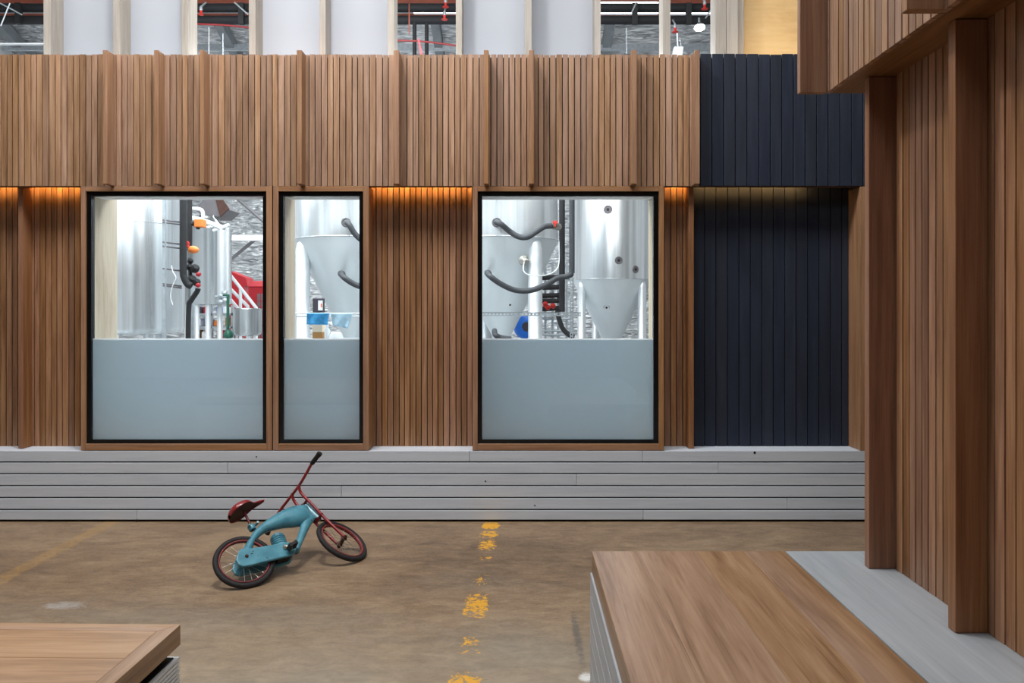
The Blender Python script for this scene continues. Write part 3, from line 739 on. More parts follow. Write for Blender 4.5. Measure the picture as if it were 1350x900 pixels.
# saddle
w = MB(); sec = []
ax0, ax1 = Vector((-.008, .262)), Vector((.19, .345)); dirn = (ax1 - ax0).normalized(); nr = Vector((-dirn.y, dirn.x))
prof = [(0, .012, .014), (.04, .042, .030), (.12, .062, .040), (.28, .072, .044), (.44, .07, .040), (.55, .052, .030), (.63, .03, .019), (.72, .022, .016), (.86, .0175, .0135), (.96, .013, .01), (1.0, .005, .004)]
vs = []; K = 14
for tt, hw, hh in prof:
    p = ax0.lerp(ax1, tt); row = []
    for k in range(K + 1):
        a = PI*k/K; c_ = hw*math.cos(a); h_ = hh*math.sin(a)**.7
        row.append(B3(p.x + nr.x*h_, p.y + nr.y*h_, c_))
    vs += row
fs = []
for i in range(len(prof)-1):
    for k in range(K): fs.append((i*(K+1)+k, i*(K+1)+k+1, (i+1)*(K+1)+k+1, (i+1)*(K+1)+k))
w.add(vs, fs, 0, True)
sd = obj('saddle', w, [M['red']], bike, 'red pressed metal saddle')
mo = sd.modifiers.new('shell', 'SOLIDIFY'); mo.thickness = .0025; mo.offset = 1; s2 = sd.modifiers.new('sub', 'SUBSURF'); s2.levels = 1; s2.render_levels = 1
w = MB(); vs = []; 
for tt, hw, hh in prof[1:-2]:
    p = ax0.lerp(ax1, tt); q_ = -.002
    vs += [B3(p.x + nr.x*(.006), p.y + nr.y*(.006), hw*.9), B3(p.x + nr.x*.006, p.y + nr.y*.006, -hw*.9)]
w.add(vs, [(2*i, 2*i+1, 2*i+3, 2*i+2) for i in range(len(vs)//2 - 1)], 0, False)
ob_ = obj('saddle_underside', w, plain('saddle_dark', hexc(52, 14, 17), .6), sd, 'dark red hollow underside'); so = ob_.modifiers.new('solid', 'SOLIDIFY'); so.thickness = .002
w = MB(); w.tube([B3(.068, .294, 0), B3(.082, .195, 0), B3(.085, .17, 0)], .0065, 12); obj('seat_post', w, M['darkred'], bike, 'dark red seat post')
w = MB(); w.lathe([(.016, -.014), (.018, -.01), (.018, .01), (.016, .014)], B3(.082, .188, 0), Vector(UP*.95 - FW*.2), 18)
w.tube([B3(.075, .192, -.02), B3(.115, .208, .0), B3(.112, .205, .02)], .006, 8); w.tube([B3(.066, .19, .0), B3(.066, .19, .026)], .006, 8)
obj('seat_clamp', w, M['blue'], bike, 'blue seat post clamp with bolts')
# cranks and pedals
def pedal(c_sgn, cen, crank_to, label):
    w = MB(); c0 = .043*c_sgn
    w.lathe([(.012, 0), (.012, .008), (.007, .012)], B3(.193, .017, c0), NN*c_sgn, 18)
    w.tube([B3(.193, .017, c0 + .01*c_sgn), B3(cen[0], cen[1], c0 + .016*c_sgn)], .0055, 8)
    cr = obj('crank', w, M['chrome'], bike)
    w = MB(); cx_, cy_ = cen
    c1, c2 = sorted((c0 + .014*c_sgn, c0 + .058*c_sgn))
    rot_ = .35
    def Q(a, b, c): return B3(cx_ + a*math.cos(rot_) - b*math.sin(rot_), cy_ + a*math.sin(rot_) + b*math.cos(rot_), c)
    for s_ in (-1, 1):
        w.plate([Q(s_*.016 - .007, -.011, c1), Q(s_*.016 + .007, -.011, c1), Q(s_*.016 + .007, .011, c1), Q(s_*.016 - .007, .011, c1)], NN*(c2 - c1))
    w.plate([Q(-.02, -.009, c1), Q(.02, -.009, c1), Q(.02, .009, c1), Q(-.02, .009, c1)], NN*.006); w.plate([Q(-.02, -.009, c2 - .006), Q(.02, -.009, c2 - .006), Q(.02, .009, c2 - .006), Q(-.02, .009, c2 - .006)], NN*.006)
    obj('pedal', w, M['blackrub'], cr, label, bevel=.003)
pedal(1, (.214, -.004), None, 'black rubber block pedal facing up')
pedal(-1, (.165, .034), None, 'black rubber block pedal on the floor side')

# ---------------------------------------------------------------- brewery behind the wall
def port(mb_list, c, ax, parent, r=.05):
    w = MB(); w.ring(c, ax, r*.85, r*.2, 24, 8, sq=.8); w.lathe([(r*.85, -.02), (r*.85, .002)], c, ax, 22)
    p = obj('port', w, M['hoodg'], parent)
    w = MB(); w.lathe([(r*.34, .004), (r*.34, .012)], c, ax, 14); obj('port_plug', w, M['blackrub'], p)
def cone_tank(label, cx, cy, r, zb, zt, legs, ports, rleg=.07, cports=()):
    t = thing('fermenter_tank', (cx, cy, 0), label, 'steel tank', 'conical steel tanks')
    w = MB(); w.lathe([(r, zb), (r, zt), (r*.9, zt + .06), (r*.4, zt + .11), (.001, zt + .12)], (cx, cy, 0), seg=72, caps=False)
    w.ring((cx, cy, zb), (0,0,1), r, .007, 72, 6); obj('shell', w, M['steel'], t)
    rb = .055; zc = zb - (r - rb)*1.9
    w = MB(); w.lathe([(rb, zc - .16), (rb, zc - .02), (rb + .02, zc), (r, zb)], (cx, cy, 0), seg=72); 
    sa = .12 + cx*.2; w.tube([(cx + math.sin(sa)*q, cy - math.cos(sa)*q, zc + (q - rb)*1.9) for q in (rb + .02, (r + rb)/2, r)], .0035, 6)
    obj('cone', w, M['cone'], t, 'dull steel cone')
    for a in legs:
        a = math.radians(a); lx, ly = cx + math.sin(a)*r*.9, cy - math.cos(a)*r*.9
        w = MB(); w.lathe([(rleg*1.5, 0), (rleg*1.5, .012), (rleg, .013), (rleg, zb - .10), (rleg*.8, zb - .045), (rleg*.45, zb - .015), (.001, zb - .005)], (lx, ly, 0), seg=24, caps=False)
        obj('leg', w, M['leg'], t)
    for px, py, kk in ports:
        x = X(px, cy - r*.9); th = math.asin(max(-1, min(1, (x - cx)/r))); y = cy - r*math.cos(th); x = cx + r*math.sin(th)
        port(None, (x, y, Z(py, y)), (math.sin(th), -math.cos(th), 0), t, kk)
    for px, py, kk in cports:
        y = cy - r*.5; z = Z(py, y); rr = rb + (z - zc)/1.9
        th = math.asin(max(-.95, min(.95, (X(px, cy - rr) - cx)/rr))); y = cy - rr*math.cos(th); z = Z(py, y)
        port(None, (cx + rr*math.sin(th), y, z), (math.sin(th)*.88, -math.cos(th)*.88, -.47), t, kk)
    return t
zC = Z(318, 7.0)
cone_tank('conical steel tank with two black hose ends seen through the narrow window', X(465, 7.0), 7.0, .528, zC, 3.35, (-53, 58, 190), [(458, 293, .04)], .062, [(450.5, 361, .035)])
cone_tank('conical steel tank with drooping grey hoses, left half of the square window', X(661, 7.0), 7.0, .528, zC, 3.35, (40, -80, 200), [(655, 293, .04)], .062, [(643.5, 360, .035), (672, 401, .03)])
cone_tank('smaller looking conical steel tank with round ports, right half of the square window', X(806, 9.5), 9.5, .49, Z(369, 9.5), 4.1, (-62, 50, 163, 200), [(801, 276, .05), (815, 343, .045), (838, 355, .045)], .052, [(800, 405, .04)])

w = MB(); c = P3(690, 343, 6.62); w.lathe([(.045, -.03), (.045, .02), (.03, .022), (.03, .05), (.02, .06)], c, (.45, -.8, -.3), 24)
obj('nozzle', w, M['chrome'], [o for o in bpy.data.objects if o.name.startswith('fermenter_tank')][1], 'bright round nozzle')

# large flat bottomed tank on the left
t = thing('storage_tank', (X(143, 6.6), 6.6, 0), 'very wide polished steel tank at the left of the widest window', 'steel tank')
cx, cy, r = X(143, 6.6), 6.6, .61; zb = 1.12
w = MB(); w.lathe([(r - .05, zb - .03), (r - .012, zb - .015), (r, zb + .02), (r, 3.2), (r*.6, 3.35), (.001, 3.38)], (cx, cy, 0), seg=80, caps=True)
w.ring((cx, cy, 2.02), (0,0,1), r, .004, 80, 6); obj('shell', w, M['steel'], t)
for a in (-150, -45, 25, 70, 140):
    a = math.radians(a); w = MB(); w.lathe([(.07, 0), (.07, .012), (.04, .013), (.04, zb - .015)], (cx + .45*math.sin(a), cy - .45*math.cos(a), 0), seg=20); obj('leg', w, M['leg'], t)

# second vessel with lid and agitator
t = thing('mash_vessel', (X(275, 10), 10, 0), 'round steel mash vessel on legs, mid depth in the widest window', 'steel tank')
cx, cy, r = X(273, 10), 10, .305; zb, zt = Z(400, 9.75), Z(302, 9.8)
w = MB(); w.lathe([(r - .02, zb - .01), (r, zb), (r, zt), (r + .012, zt + .004), (r + .012, zt + .02), (r, zt + .022), (r*.55, zt + .12), (.1, zt + .17), (.1, zt + .2), (.001, zt + .2)], (cx, cy, 0), seg=56); obj('shell', w, M['vessel'], t)
for a in (-70, -8, 25, 62, 160):
    a = math.radians(a); w = MB(); w.lathe([(.05, 0), (.05, .01), (.032, .011), (.032, zb)], (cx + .24*math.sin(a), cy - .24*math.cos(a), 0), seg=16); obj('leg', w, M['leg'], t)
w = MB(); yv = 9.66
w.tube([P3(292, 303, yv), P3(292, 398, yv)], .05, 20); w.tube([P3(300, 300, yv), P3(300, 396, yv)], .028, 16)
obj('standpipe', w, M['leg'], t)
w = MB()
for q in ((291, 390), (296, 386), (291, 398), (297, 396)): w.lathe([(.028, -.03), (.034, -.012), (.034, .012), (.028, .03)], P3(q[0], q[1], 9.58), (1, 0, 0), 14)
w.tube([P3(284, 391, 9.58), P3(303, 391, 9.58)], .018, 10)
obj('manifold', w, M['galv'], t)
w = MB(); w.tube(bez([P3(252, 287, 9.7), P3(268, 291, 9.7), P3(293, 300, 9.7)]), .032, 12); w.tube([P3(281, 304, 9.72), P3(302, 296, 9.72)], .022, 12)
obj('lid_arm', w, M['whitepaint'], t, 'white arm across the lid')
w = MB(); w.tube(bez([P3(250, 275, 9.9), P3(262, 275.5, 9.9), P3(267, 279, 9.9), P3(268, 291, 9.9)]), .025, 12); obj('vent_pipe', w, M['whitepaint'], t)
# gear motor housing above
t = thing('motor_housing', P3(280, 286, 10.4), 'grey tilted box housing above the mash vessel', 'motor housing')
a = P3(262, 286, 10.4); 
w = MB(); w.plate([P3(258, 278, 10.3), P3(266, 264, 10.3), P3(284, 262, 10.3), P3(301, 276, 10.3), P3(289, 286, 10.3), P3(270, 286, 10.3)], (0, .45, 0)); obj('housing', w, M['hoodg'], t, bevel=.01)
w = MB(); w.plate([P3(284, 263, 10.26), P3(293, 262, 10.26), P3(302, 275, 10.26), P3(290, 286, 10.26)], (0, .03, 0)); obj('end_plate', w, M['rust'], t, 'brown end plate', bevel=.004)
w = MB(); w.tube([P3(281, 286, 10.5), P3(281, 290, 10.5)], .09, 16); obj('neck', w, M['galv'], t)

# ladder rack of brackets with insulated pipes
t = thing('pipe_rack', P3(216, 446, 5.8), 'galvanised upright strut with bracket arms in front of the wide steel tank', 'pipe rack')
w = MB(); w.box(X(213.8, 5.8), X(217.8, 5.8), 5.8, 5.82, 0, 3.2); obj('upright', w, M['galv'], t)
for py in (290, 293, 319, 324.5, 354, 374, 376.5):
    w = MB(); w.tube([P3(215, py, 5.79), P3(239, py + 3, 6.02)], .0065, 8); obj('bracket_arm', w, M['hoodg'], t)
w = MB(); w.box(X(243.5, 6.05), X(247, 6.05), 6.16, 6.185, 0, Z(370, 6.05)); obj('upright', w, M['galv'], t)
def pipe(name, pts, r, mat, label, cat, group=None, n=8, smoothp=True, seg=14):
    w = MB(); p = bez(pts, n) if smoothp else pts; w.tube(p, r, seg); return obj(name, w, M[mat], label=label, cat=cat, group=group)
pipe('insulated_pipe', [P3(241.5, 230, 5.98), P3(241.5, 300, 5.98), P3(241.5, 355, 5.98), P3(243, 366, 5.98), P3(247, 374, 5.98), P3(252, 377, 5.98)], .027, 'insul', 'thick black insulated pipe running full height in the widest window', 'pipe')
pipe('insulated_pipe', [P3(250, 230, 6.17), P3(250, 290, 6.17), P3(250, 330, 6.17)], .020, 'insul', 'short black insulated pipe ending above the orange dome', 'pipe')
pipe('insulated_pipe', [P3(261, 380, 6.1), P3(260, 384, 6.1), P3(252, 396, 6.1), P3(249, 404, 6.1), P3(248, 450, 6.1), Vector((X(248, 6.1), 6.1, .3)), Vector((X(248, 6.1), 6.1, 0))], .020, 'insul', 'black pipe slanting down under the valve cluster', 'pipe')
t = thing('valve_cluster', P3(254, 365, 6.08), 'cluster of fat black valve bodies with red caps', 'valve')
for q, rr in (((251, 344), .022), ((250, 352), .026), ((257, 354), .034), ((253, 369), .036), ((259, 372), .03)):
    w = MB(); c = P3(q[0], q[1], 6.06); w.lathe([(rr*.5, -rr), (rr*.95, -rr*.5), (rr, 0), (rr*.95, rr*.5), (rr*.5, rr)], c, (.4, -.5, .3), 18); obj('valve_body', w, M['insul'], t)
w = MB(); w.tube([P3(250, 341, 6.17), P3(250.5, 352, 6.1), P3(251, 370, 6.08)], .015, 10); obj('stem', w, M['insul'], t)
for q in ((262, 361.5), (261.5, 376)):
    w = MB(); w.lathe([(.016, -.014), (.02, 0), (.012, .014)], P3(q[0], q[1], 6.0), (1, -.3, 0), 12); obj('cap', w, M['redpaint'], t, 'red valve cap')
t = thing('valve_actuator', P3(261, 294, 6.1), 'square orange valve actuator beside the black pipes', 'valve actuator')
w = MB(); w.box(X(255.5, 6.06), X(267, 6.06), 6.06, 6.14, Z(299, 6.06), Z(288.5, 6.06)); obj('housing', w, M['orange'], t, bevel=.006)
w = MB(); w.tube([P3(251, 294.5, 6.08), P3(256, 294.5, 6.1)], .02, 12); w.tube([P3(261, 299, 6.1), P3(261, 302, 6.1)], .015, 10); obj('coupling', w, M['insul'], t, 'black coupling')
t = thing('valve_actuator', P3(256, 329, 6.1), 'rounded orange valve cap with red handle beside the black pipes', 'valve actuator')
w = MB(); w.lathe([(.026, 0), (.031, .02), (.031, .04), (.024, .06), (.01, .075), (.001, .078)], P3(250, 329, 6.06), (1, -.1, -.02), 20, caps=False); obj('dome', w, M['orange'], t)
w = MB(); w.tube([P3(243.5, 322, 6.04), P3(249, 320, 6.04)], .012, 10); w.tube([P3(246.5, 318, 6.04), P3(248, 326, 6.04)], .011, 10); obj('handle', w, M['redp'], t, 'red handle')
pipe('white_cable', [P3(226, 350, 5.80), P3(228, 358, 5.80), P3(232, 366, 5.80), P3(227, 378, 5.80), P3(225, 392, 5.80), P3(228, 402, 5.80)], .0032, 'whitep', 'thin white cable looping in front of the wide steel tank', 'cable')

# items towards the far wall
t = thing('phone_booth', P3(338, 440, 12.5), 'red phone booth standing straight behind the stair rails', 'phone booth')
xa, xb, yb = X(327, 12.5), X(350, 12.5), 12.5
w = MB(); zt = Z(378, 12.5); w.box(xa, xb, yb, yb + .3, 0, zt)
w.add([(xa - .02, yb - .02, zt), (xb + .02, yb - .02, zt), (xb + .02, yb + .32, zt), (xa - .02, yb + .32, zt), (xa + .05, yb + .05, zt + .1), (xb - .05, yb + .05, zt + .1), (xb - .05, yb + .25, zt + .1), (xa + .05, yb + .25, zt + .1)], [(0,1,5,4), (1,2,6,5), (2,3,7,6), (3,0,4,7), (4,5,6,7), (3,2,1,0)])
obj('booth', w, M['redpaint'], t, bevel=.01)
w = MB(); w.box(X(339, 12.5), X(349, 12.5), yb - .012, yb, .6, Z(387, 12.5)); dd = obj('door', w, M['hoodg'], t, 'grey glazed door')
w = MB()
for px in (339, 344, 349): w.box(X(px, 12.5) - .006, X(px, 12.5) + .006, yb - .02, yb - .0121, .6, Z(387, 12.5))
for k in range(9): w.box(X(339, 12.5), X(349, 12.5), yb - .0195, yb - .0122, .62 + k*.1, .632 + k*.1)
obj('glazing_bars', w, M['redpaint'], dd)
t = thing('phone_booth', P3(315, 440, 13.4), 'second red booth seen partly behind rails, its roof slanting', 'phone booth')
w = MB(); w.plate([P3(302, 357, 13.4), P3(324, 366, 13.4), P3(326, 376, 13.4), P3(322, 377, 13.4), Vector((X(322, 13.4), 13.4, 0)), Vector((X(303, 13.4), 13.4, 0))], (0, .35, 0)); obj('booth', w, M['redpaint'], t)
t = thing('stair_rail', P3(325, 440, 11), 'white tubular stair handrails sloping down to the right', 'handrail')
for pts in ([P3(300, 358, 11), P3(338, 406, 11), P3(338, 415, 11)], [P3(304, 381, 11.1), P3(327, 404, 11.1), P3(327, 412, 11.1)], [P3(300, 390, 11.2), P3(316, 409, 11.2)]):
    w = MB(); w.tube(pts, .024, 12); obj('rail', w, M['whitepaint'], t)
w = MB(); w.tube([P3(317, 379, 11), P3(317, 450, 11)], .022, 12); w.tube([P3(338, 414, 11), P3(338, 450, 11)], .02, 12); w.tube([P3(327, 411, 11.1), P3(327, 450, 11.1)], .02, 12); obj('post', w, M['whitepaint'], t)
t = thing('small_pot', P3(326, 446, 9.2), 'small round steel pot on legs at the lower right of the widest window', 'steel pot')
cx, cy, r = X(326, 9.2), 9.2, .165; zt, zb = Z(408, 9.03), Z(441, 9.03)
w = MB(); w.lathe([(r*.7, zb - .02), (r*.95, zb), (r, zb + .02), (r, zt), (r + .006, zt + .004), (r + .006, zt + .012), (r*.3, zt + .02), (.001, zt + .02)], (cx, cy, 0), seg=40); obj('shell', w, M['vessel'], t)
for a in (-60, 60, 180, 20):
    a = math.radians(a); w = MB(); w.lathe([(.016, 0), (.016, zb + .005)], (cx + .12*math.sin(a), cy - .12*math.cos(a), 0), seg=10); obj('leg', w, M['leg'], t)
t = thing('green_standpipe', P3(300, 446, 9.3), 'green painted standpipe with a foot valve beside the steel pot', 'standpipe')
w = MB(); w.tube([P3(300.5, 388, 9.3), P3(300.5, 450, 9.3), Vector((X(300.5, 9.3), 9.3, 0))], .018, 12); obj('pipe', w, M['green'], t)
w = MB(); w.lathe([(.03, -.05), (.055, -.03), (.06, 0), (.05, .03), (.025, .06)], P3(301, 441, 9.25), (0,0,1), 18); obj('valve_body', w, M['green'], t)
w = MB(); w.tube([P3(294, 389, 9.3), P3(301, 389, 9.3)], .012, 8); obj('handle', w, M['green'], t)
# shelving with parts below the mash vessel
t = thing('storage_rack', P3(290, 446, 12.2), 'far storage rack with mixed small goods under the mash vessel', 'rack')
w = MB()
for px in (251, 278, 306): w.box(X(px, 12.2) - .02, X(px, 12.2) + .02, 12.2, 12.25, 0, Z(402, 12.2))
obj('upright', w, M['galv'], t)
for py in (413, 430, 446):
    w = MB(); w.box(X(250, 12.2), X(307, 12.2), 12.2, 12.7, Z(py, 12.2) - .03, Z(py, 12.2)); obj('shelf', w, M['galv'], t)
k = 0
gcols = [('bluep', 'blue'), ('card', 'brown'), ('whitep', 'white'), ('redpaint', 'red'), ('darkbox', 'dark'), ('orange', 'orange')]
for py, items in ((413, [(256, 1), (263, 4), (271, 3), (288, 0), (296, 2)]), (430, [(255, 4), (262, 2), (274, 0), (284, 5), (299, 1)]), (446, [(259, 1), (268, 2), (288, 1), (295, 3), (302, 4)])):
    row = {413: 'top', 430: 'middle', 446: 'bottom'}[py]
    for px, ci in items:
        w = MB(); y = 12.28; hw = R.uniform(2.2, 3.2); hh = R.uniform(7, 11); z0 = Z(py, 12.2)
        w.box(X(px - hw, y), X(px + hw, y), y, y + .2, z0 + .0015, z0 + hh*.0122)
        obj('carton', w, M[gcols[ci][0]], label='small %s carton on the %s shelf of the far rack, %s' % (gcols[ci][1], row, ['by its left upright', 'left of the middle', 'near the middle', 'right of the middle', 'by its right upright'][[q[0] for q in items].index(px)]), cat='carton', group='goods on the far storage rack', bevel=.01)

# hoses and pipes in the square window
yh = 6.38
pipe('hose', [P3(655, 293, 6.45), P3(654.5, 293, 6.37), P3(660, 295, 6.33), P3(672, 305, yh), P3(684, 312, yh), P3(695, 312.5, yh), P3(706, 306, 6.42), P3(717, 299, 6.46), P3(727, 297.6, 6.5)], .024, 'insul_grey', 'upper drooping grey hose in the square window', 'hose')
pipe('hose', [P3(643.5, 360, 6.60), P3(643, 360, 6.42), P3(646, 364, 6.32), P3(660, 374, 6.34), P3(678, 382, yh), P3(698, 383, 6.4), P3(718, 376, 6.45), P3(735, 366.5, 6.5), P3(748, 364, 6.5), P3(753.5, 360, 6.5), P3(754, 348, 6.5), P3(754, 250, 6.5)], .024, 'insul_grey', 'lower drooping grey hose turning up into a riser, square window', 'hose')
pipe('hose', [P3(458, 293, 6.45), P3(457.5, 293, 6.37), P3(461, 297, 6.33), P3(468, 308, 6.34), P3(480, 318, 6.36), P3(500, 322, 6.38), P3(530, 318, 6.45), P3(560, 290, 6.6), P3(565, 200, 6.6), P3(565, 90, 6.6)], .024, 'insul_grey', 'upper hose end curving right in the narrow window', 'hose')
pipe('hose', [P3(450.5, 361, 6.60), P3(450, 361, 6.42), P3(454, 366, 6.33), P3(466, 374, 6.34), P3(480, 379, 6.36), P3(500, 382, 6.38)], .024, 'insul_grey', 'lower hose end curving right in the narrow window', 'hose')
pipe('insulated_pipe', [P3(741, 250, 6.62), P3(741, 411, 6.62)], .026, 'insul', 'black insulated riser pipe between the two tanks in the square window', 'pipe', smoothp=False)
pipe('hose', [P3(735, 409, 6.6), P3(737, 420, 6.6), P3(742, 433, 6.6), P3(750, 441, 6.6), P3(757, 444, 6.6)], .022, 'insul', 'black hose curving down behind the perforated strut', 'hose')
pipe('hose', [P3(652, 436, 6.6), P3(653, 441, 6.45), P3(660, 445, 6.45), P3(674, 447, 6.45)], .024, 'insul_grey', 'dark hose end at the bottom left of the square window', 'hose')
pipe('white_cable', [P3(691, 345, 6.42), P3(690, 355, 6.4), P3(694, 361, 6.4), P3(706, 363.5, 6.42), P3(722, 362, 6.5), P3(733, 356, 6.55), P3(737, 345, 6.6), P3(737, 318, 6.6)], .005, 'whitep', 'thin white cable looping between the tank leg and the black riser', 'cable')
t = thing('hose_coupling', P3(735, 298, 6.5), 'silver coupling with red clamp at the end of the upper hose', 'coupling')
w = MB(); w.tube([P3(730.5, 298.1, 6.5), P3(737, 299, 6.55)], .03, 16); obj('collar', w, M['chrome'], t)
w = MB(); w.box(X(729, 6.46), X(735, 6.46), 6.45, 6.48, Z(295, 6.46), Z(291, 6.46)); w.box(X(731, 6.46), X(733, 6.46), 6.45, 6.48, Z(299, 6.46), Z(295, 6.46)); obj('clamp', w, M['redp'], t, 'red clamp', bevel=.003)
def strut(label, a, b, wd, dep, y):
    w = MB(); horiz = abs(b[0] - a[0]) > abs(b[1] - a[1])
    xa, za, xb, zb = X(a[0], y), Z(a[1], y), X(b[0], y), Z(b[1], y)
    t = None; hs = wd*.34
    if horiz:
        w.box(xa, xb, y, y + .004, za - wd/2, za - hs/2); w.box(xa, xb, y, y + .004, za + hs/2, za + wd/2)
        n_ = int((xb - xa)/(wd*.95)); st = (xb - xa)/n_
        for i in range(n_): w.box(xa + i*st, xa + i*st + st*.55, y, y + .004, za - hs/2, za + hs/2)
        w.box(xa, xb, y, y + dep, za + wd/2 - .003, za + wd/2)
    else:
        z0, z1 = min(za, zb), max(za, zb)
        w.box(xa - wd/2, xa - hs/2, y, y + .004, z0, z1); w.box(xa + hs/2, xa + wd/2, y, y + .004, z0, z1)
        n_ = int((z1 - z0)/(wd*.95)); st = (z1 - z0)/n_
        for i in range(n_): w.box(xa - hs/2, xa + hs/2, y, y + .004, z0 + i*st, z0 + i*st + st*.55)
        w.box(xa + wd/2 - .003, xa + wd/2, y, y + dep, z0, z1)
    return obj('perforated_rail', w, M['galv'], label=label, cat='strut', group='perforated galvanised struts')
strut('perforated galvanised strut running level across the square window', (628, 414), (766, 414), .030, .025, 6.1)
strut('perforated galvanised upright strut behind the level one', (753.7, 366), (753.7, 614.5), .030, .025, 6.25)
t = thing('pipe_stand', P3(728, 446, 8), 'dark pipe frame with level black pipes between the two tanks', 'pipe frame')
for px in (719, 728.5, 736, 747): w = MB(); w.box(X(px, 8) - .012, X(px, 8) + .012, 8, 8.03, 0, Z(345, 8)); obj('upright', w, M['galv'], t)
for py in (366, 379, 390, 397, 407): w = MB(); w.tube([P3(714, py, 7.9), P3(741, py - 1, 7.9)], .026, 12); obj('pipe', w, M['insul'], t, 'black level pipe')
for py in (420, 436, 441): w = MB(); w.tube([P3(714, py, 7.97), P3(752, py, 7.97)], .012, 8); obj('crossbar', w, M['galv'], t)
for px, py in ((719, 401), (729, 403), (722, 405)):
    w = MB(); w.lathe([(.022, -.012), (.03, 0), (.022, .012)], P3(px, py, 7.8), (.3, -1, .2), 14); w.box(X(px - 3, 7.78), X(px + 3, 7.78), 7.76, 7.79, Z(py, 7.78), Z(py - 1.6, 7.78)); obj('valve_handle', w, M['redp'], t, 'red valve handle')
# blue hose reel
t = thing('hose_reel', P3(691, 446, 7.9), 'bright blue round reel behind the tank leg', 'reel')
c = P3(693, 431, 7.9)
w = MB(); w.lathe([(.05, -.05), (.115, -.05), (.122, -.03), (.105, 0), (.122, .03), (.115, .05), (.05, .05)], c, (.25, -1, .1), 40, caps=False); obj('drum', w, M['bluep'], t)
w = MB(); w.lathe([(.052, -.055), (.052, .05)], c, (.25, -1, .1), 24); obj('core', w, M['darkbox'], t, 'dark core')
w = MB(); w.box(c.x - .02, c.x + .02, 7.94, 7.98, 0, c.z - .05); obj('stand', w, M['galv'], t)

# cloth rail and goods on a bench top behind the narrow window
ys = 5.75
t = thing('cloth_rail', P3(388, 446, ys), 'thin white wire rail holding cloths in the narrow window', 'rail')
w = MB(); w.tube([P3(388, 413.2, ys), P3(482, 413.2, ys)], .006, 8); w.tube([P3(388, 417, ys + .01), P3(482, 417, ys + .01)], .006, 8); obj('rail', w, M['whitepaint'], t)
zt = Z(447, ys)
for px in (389.5, 481): w = MB(); w.tube([P3(px, 412, ys + .004), Vector((X(px, ys), ys + .004, zt))], .008, 8); obj('post', w, M['whitepaint'], t)
t = thing('work_table', (X(435, ys), ys + .1, 0), 'steel work table just behind the frosted film of the narrow window', 'table')
w = MB(); w.box(X(384, ys), X(486, ys), ys - .12, ys + .3, zt - .03, zt); obj('tabletop', w, M['galv'], t, bevel=.003)
for px in (386, 484):
    for yy in (ys - .1, ys + .27): w = MB(); w.box(X(px, ys) - .015, X(px, ys) + .015, yy - .015, yy + .015, 0, zt - .031); obj('leg', w, M['galv'], t)
def cloth(label, top, bot, mat, y):
    n, k = 14, 8; vs = []
    for j in range(k + 1):
        v = j/k
        for i in range(n + 1):
            u = i/n
            a = Vector(top[0]).lerp(Vector(top[1]), u); b = Vector(bot[0]).lerp(Vector(bot[1]), u)
            p = a.lerp(b, v); q = P3(p.x, p.y, y); q.y += .012*math.sin(u*9 + v*2)*v - .012
            vs.append(q)
    w = MB(); w.add(vs, [(j*(n+1)+i, j*(n+1)+i+1, (j+1)*(n+1)+i+1, (j+1)*(n+1)+i) for j in range(k) for i in range(n)], 0, True)
    o = obj('hanging_cloth', w, M[mat], label=label, cat='cloth'); sm = o.modifiers.new('s', 'SOLIDIFY'); sm.thickness = .003
cloth('strong blue cloth folded over the wire rail', [(405.5, 412.5), (434.5, 412.5)], [(404.5, 427.5), (433, 428)], 'cloth_blue', ys - .012)
cloth('pale blue cloth hanging to a point from the wire rail', [(436.5, 412.5), (465.5, 412.5)], [(439, 428.5), (459, 433)], 'cloth_pale', ys - .012)
t = thing('carton', (X(418, ys + .05), ys + .05, zt), 'brown and cream cardboard carton under the blue cloth', 'carton')
w = MB(); w.box(X(412, ys + .05), X(424.5, ys + .05), ys + .05, ys + .15, zt, zt + .052); obj('box', w, M['card'], t, bevel=.002)
w = MB(); w.box(X(411.8, ys + .05), X(425, ys + .05), ys + .048, ys + .152, zt + .0525, zt + .112); obj('lid', w, M['cardl'], t, 'cream upper half', bevel=.002)
t = thing('spray_bottle', (X(429.5, ys), ys + .02, zt), 'white bottle standing between carton and bowl', 'bottle')
cb = (X(429.5, ys), ys + .04, zt)
w = MB(); w.lathe([(.018, 0), (.02, .005), (.02, .07), (.009, .085), (.009, .095)], cb, seg=20); obj('body', w, M['whitep'], t)
w = MB(); w.lathe([(.011, .0955), (.011, .115)], cb, seg=14); w.box(cb[0] - .022, cb[0] + .014, cb[1] - .008, cb[1] + .008, zt + .114, zt + .126); obj('trigger', w, M['whitep'], t)
t = thing('mixing_bowl', (X(442, ys), ys + .03, zt), 'white upturned bowl on the steel work table', 'bowl')
w = MB(); w.lathe([(.052, 0), (.054, .004), (.050, .02), (.044, .038), (.034, .052), (.02, .056), (.001, .057)], (X(442, ys), ys + .03, zt), seg=32, caps=False); obj('body', w, M['whitep'], t)
w = MB(); w.ring((X(442, ys), ys + .03, zt + .004), (0,0,1), .053, .004, 32, 8); obj('rim', w, M['whitep'], t)
t = thing('control_box', P3(418, 446, 6.3), 'dark box with a white and orange label on a stand behind the cloths', 'control box')
w = MB(); w.box(X(412, 6.3), X(425, 6.3), 6.3, 6.38, Z(412, 6.3), Z(393, 6.3)); obj('case', w, M['darkbox'], t, bevel=.005)
w = MB(); w.box(X(420, 6.3), X(425.6, 6.3), 6.285, 6.299, Z(409, 6.3), Z(396, 6.3)); lb = obj('label_plate', w, M['whitep'], t, 'white label plate')
w = MB(); w.box(X(423.5, 6.3), X(425.4, 6.3), 6.283, 6.2845, Z(405, 6.3), Z(400, 6.3)); obj('sticker', w, M['label_o'], lb, 'orange sticker')
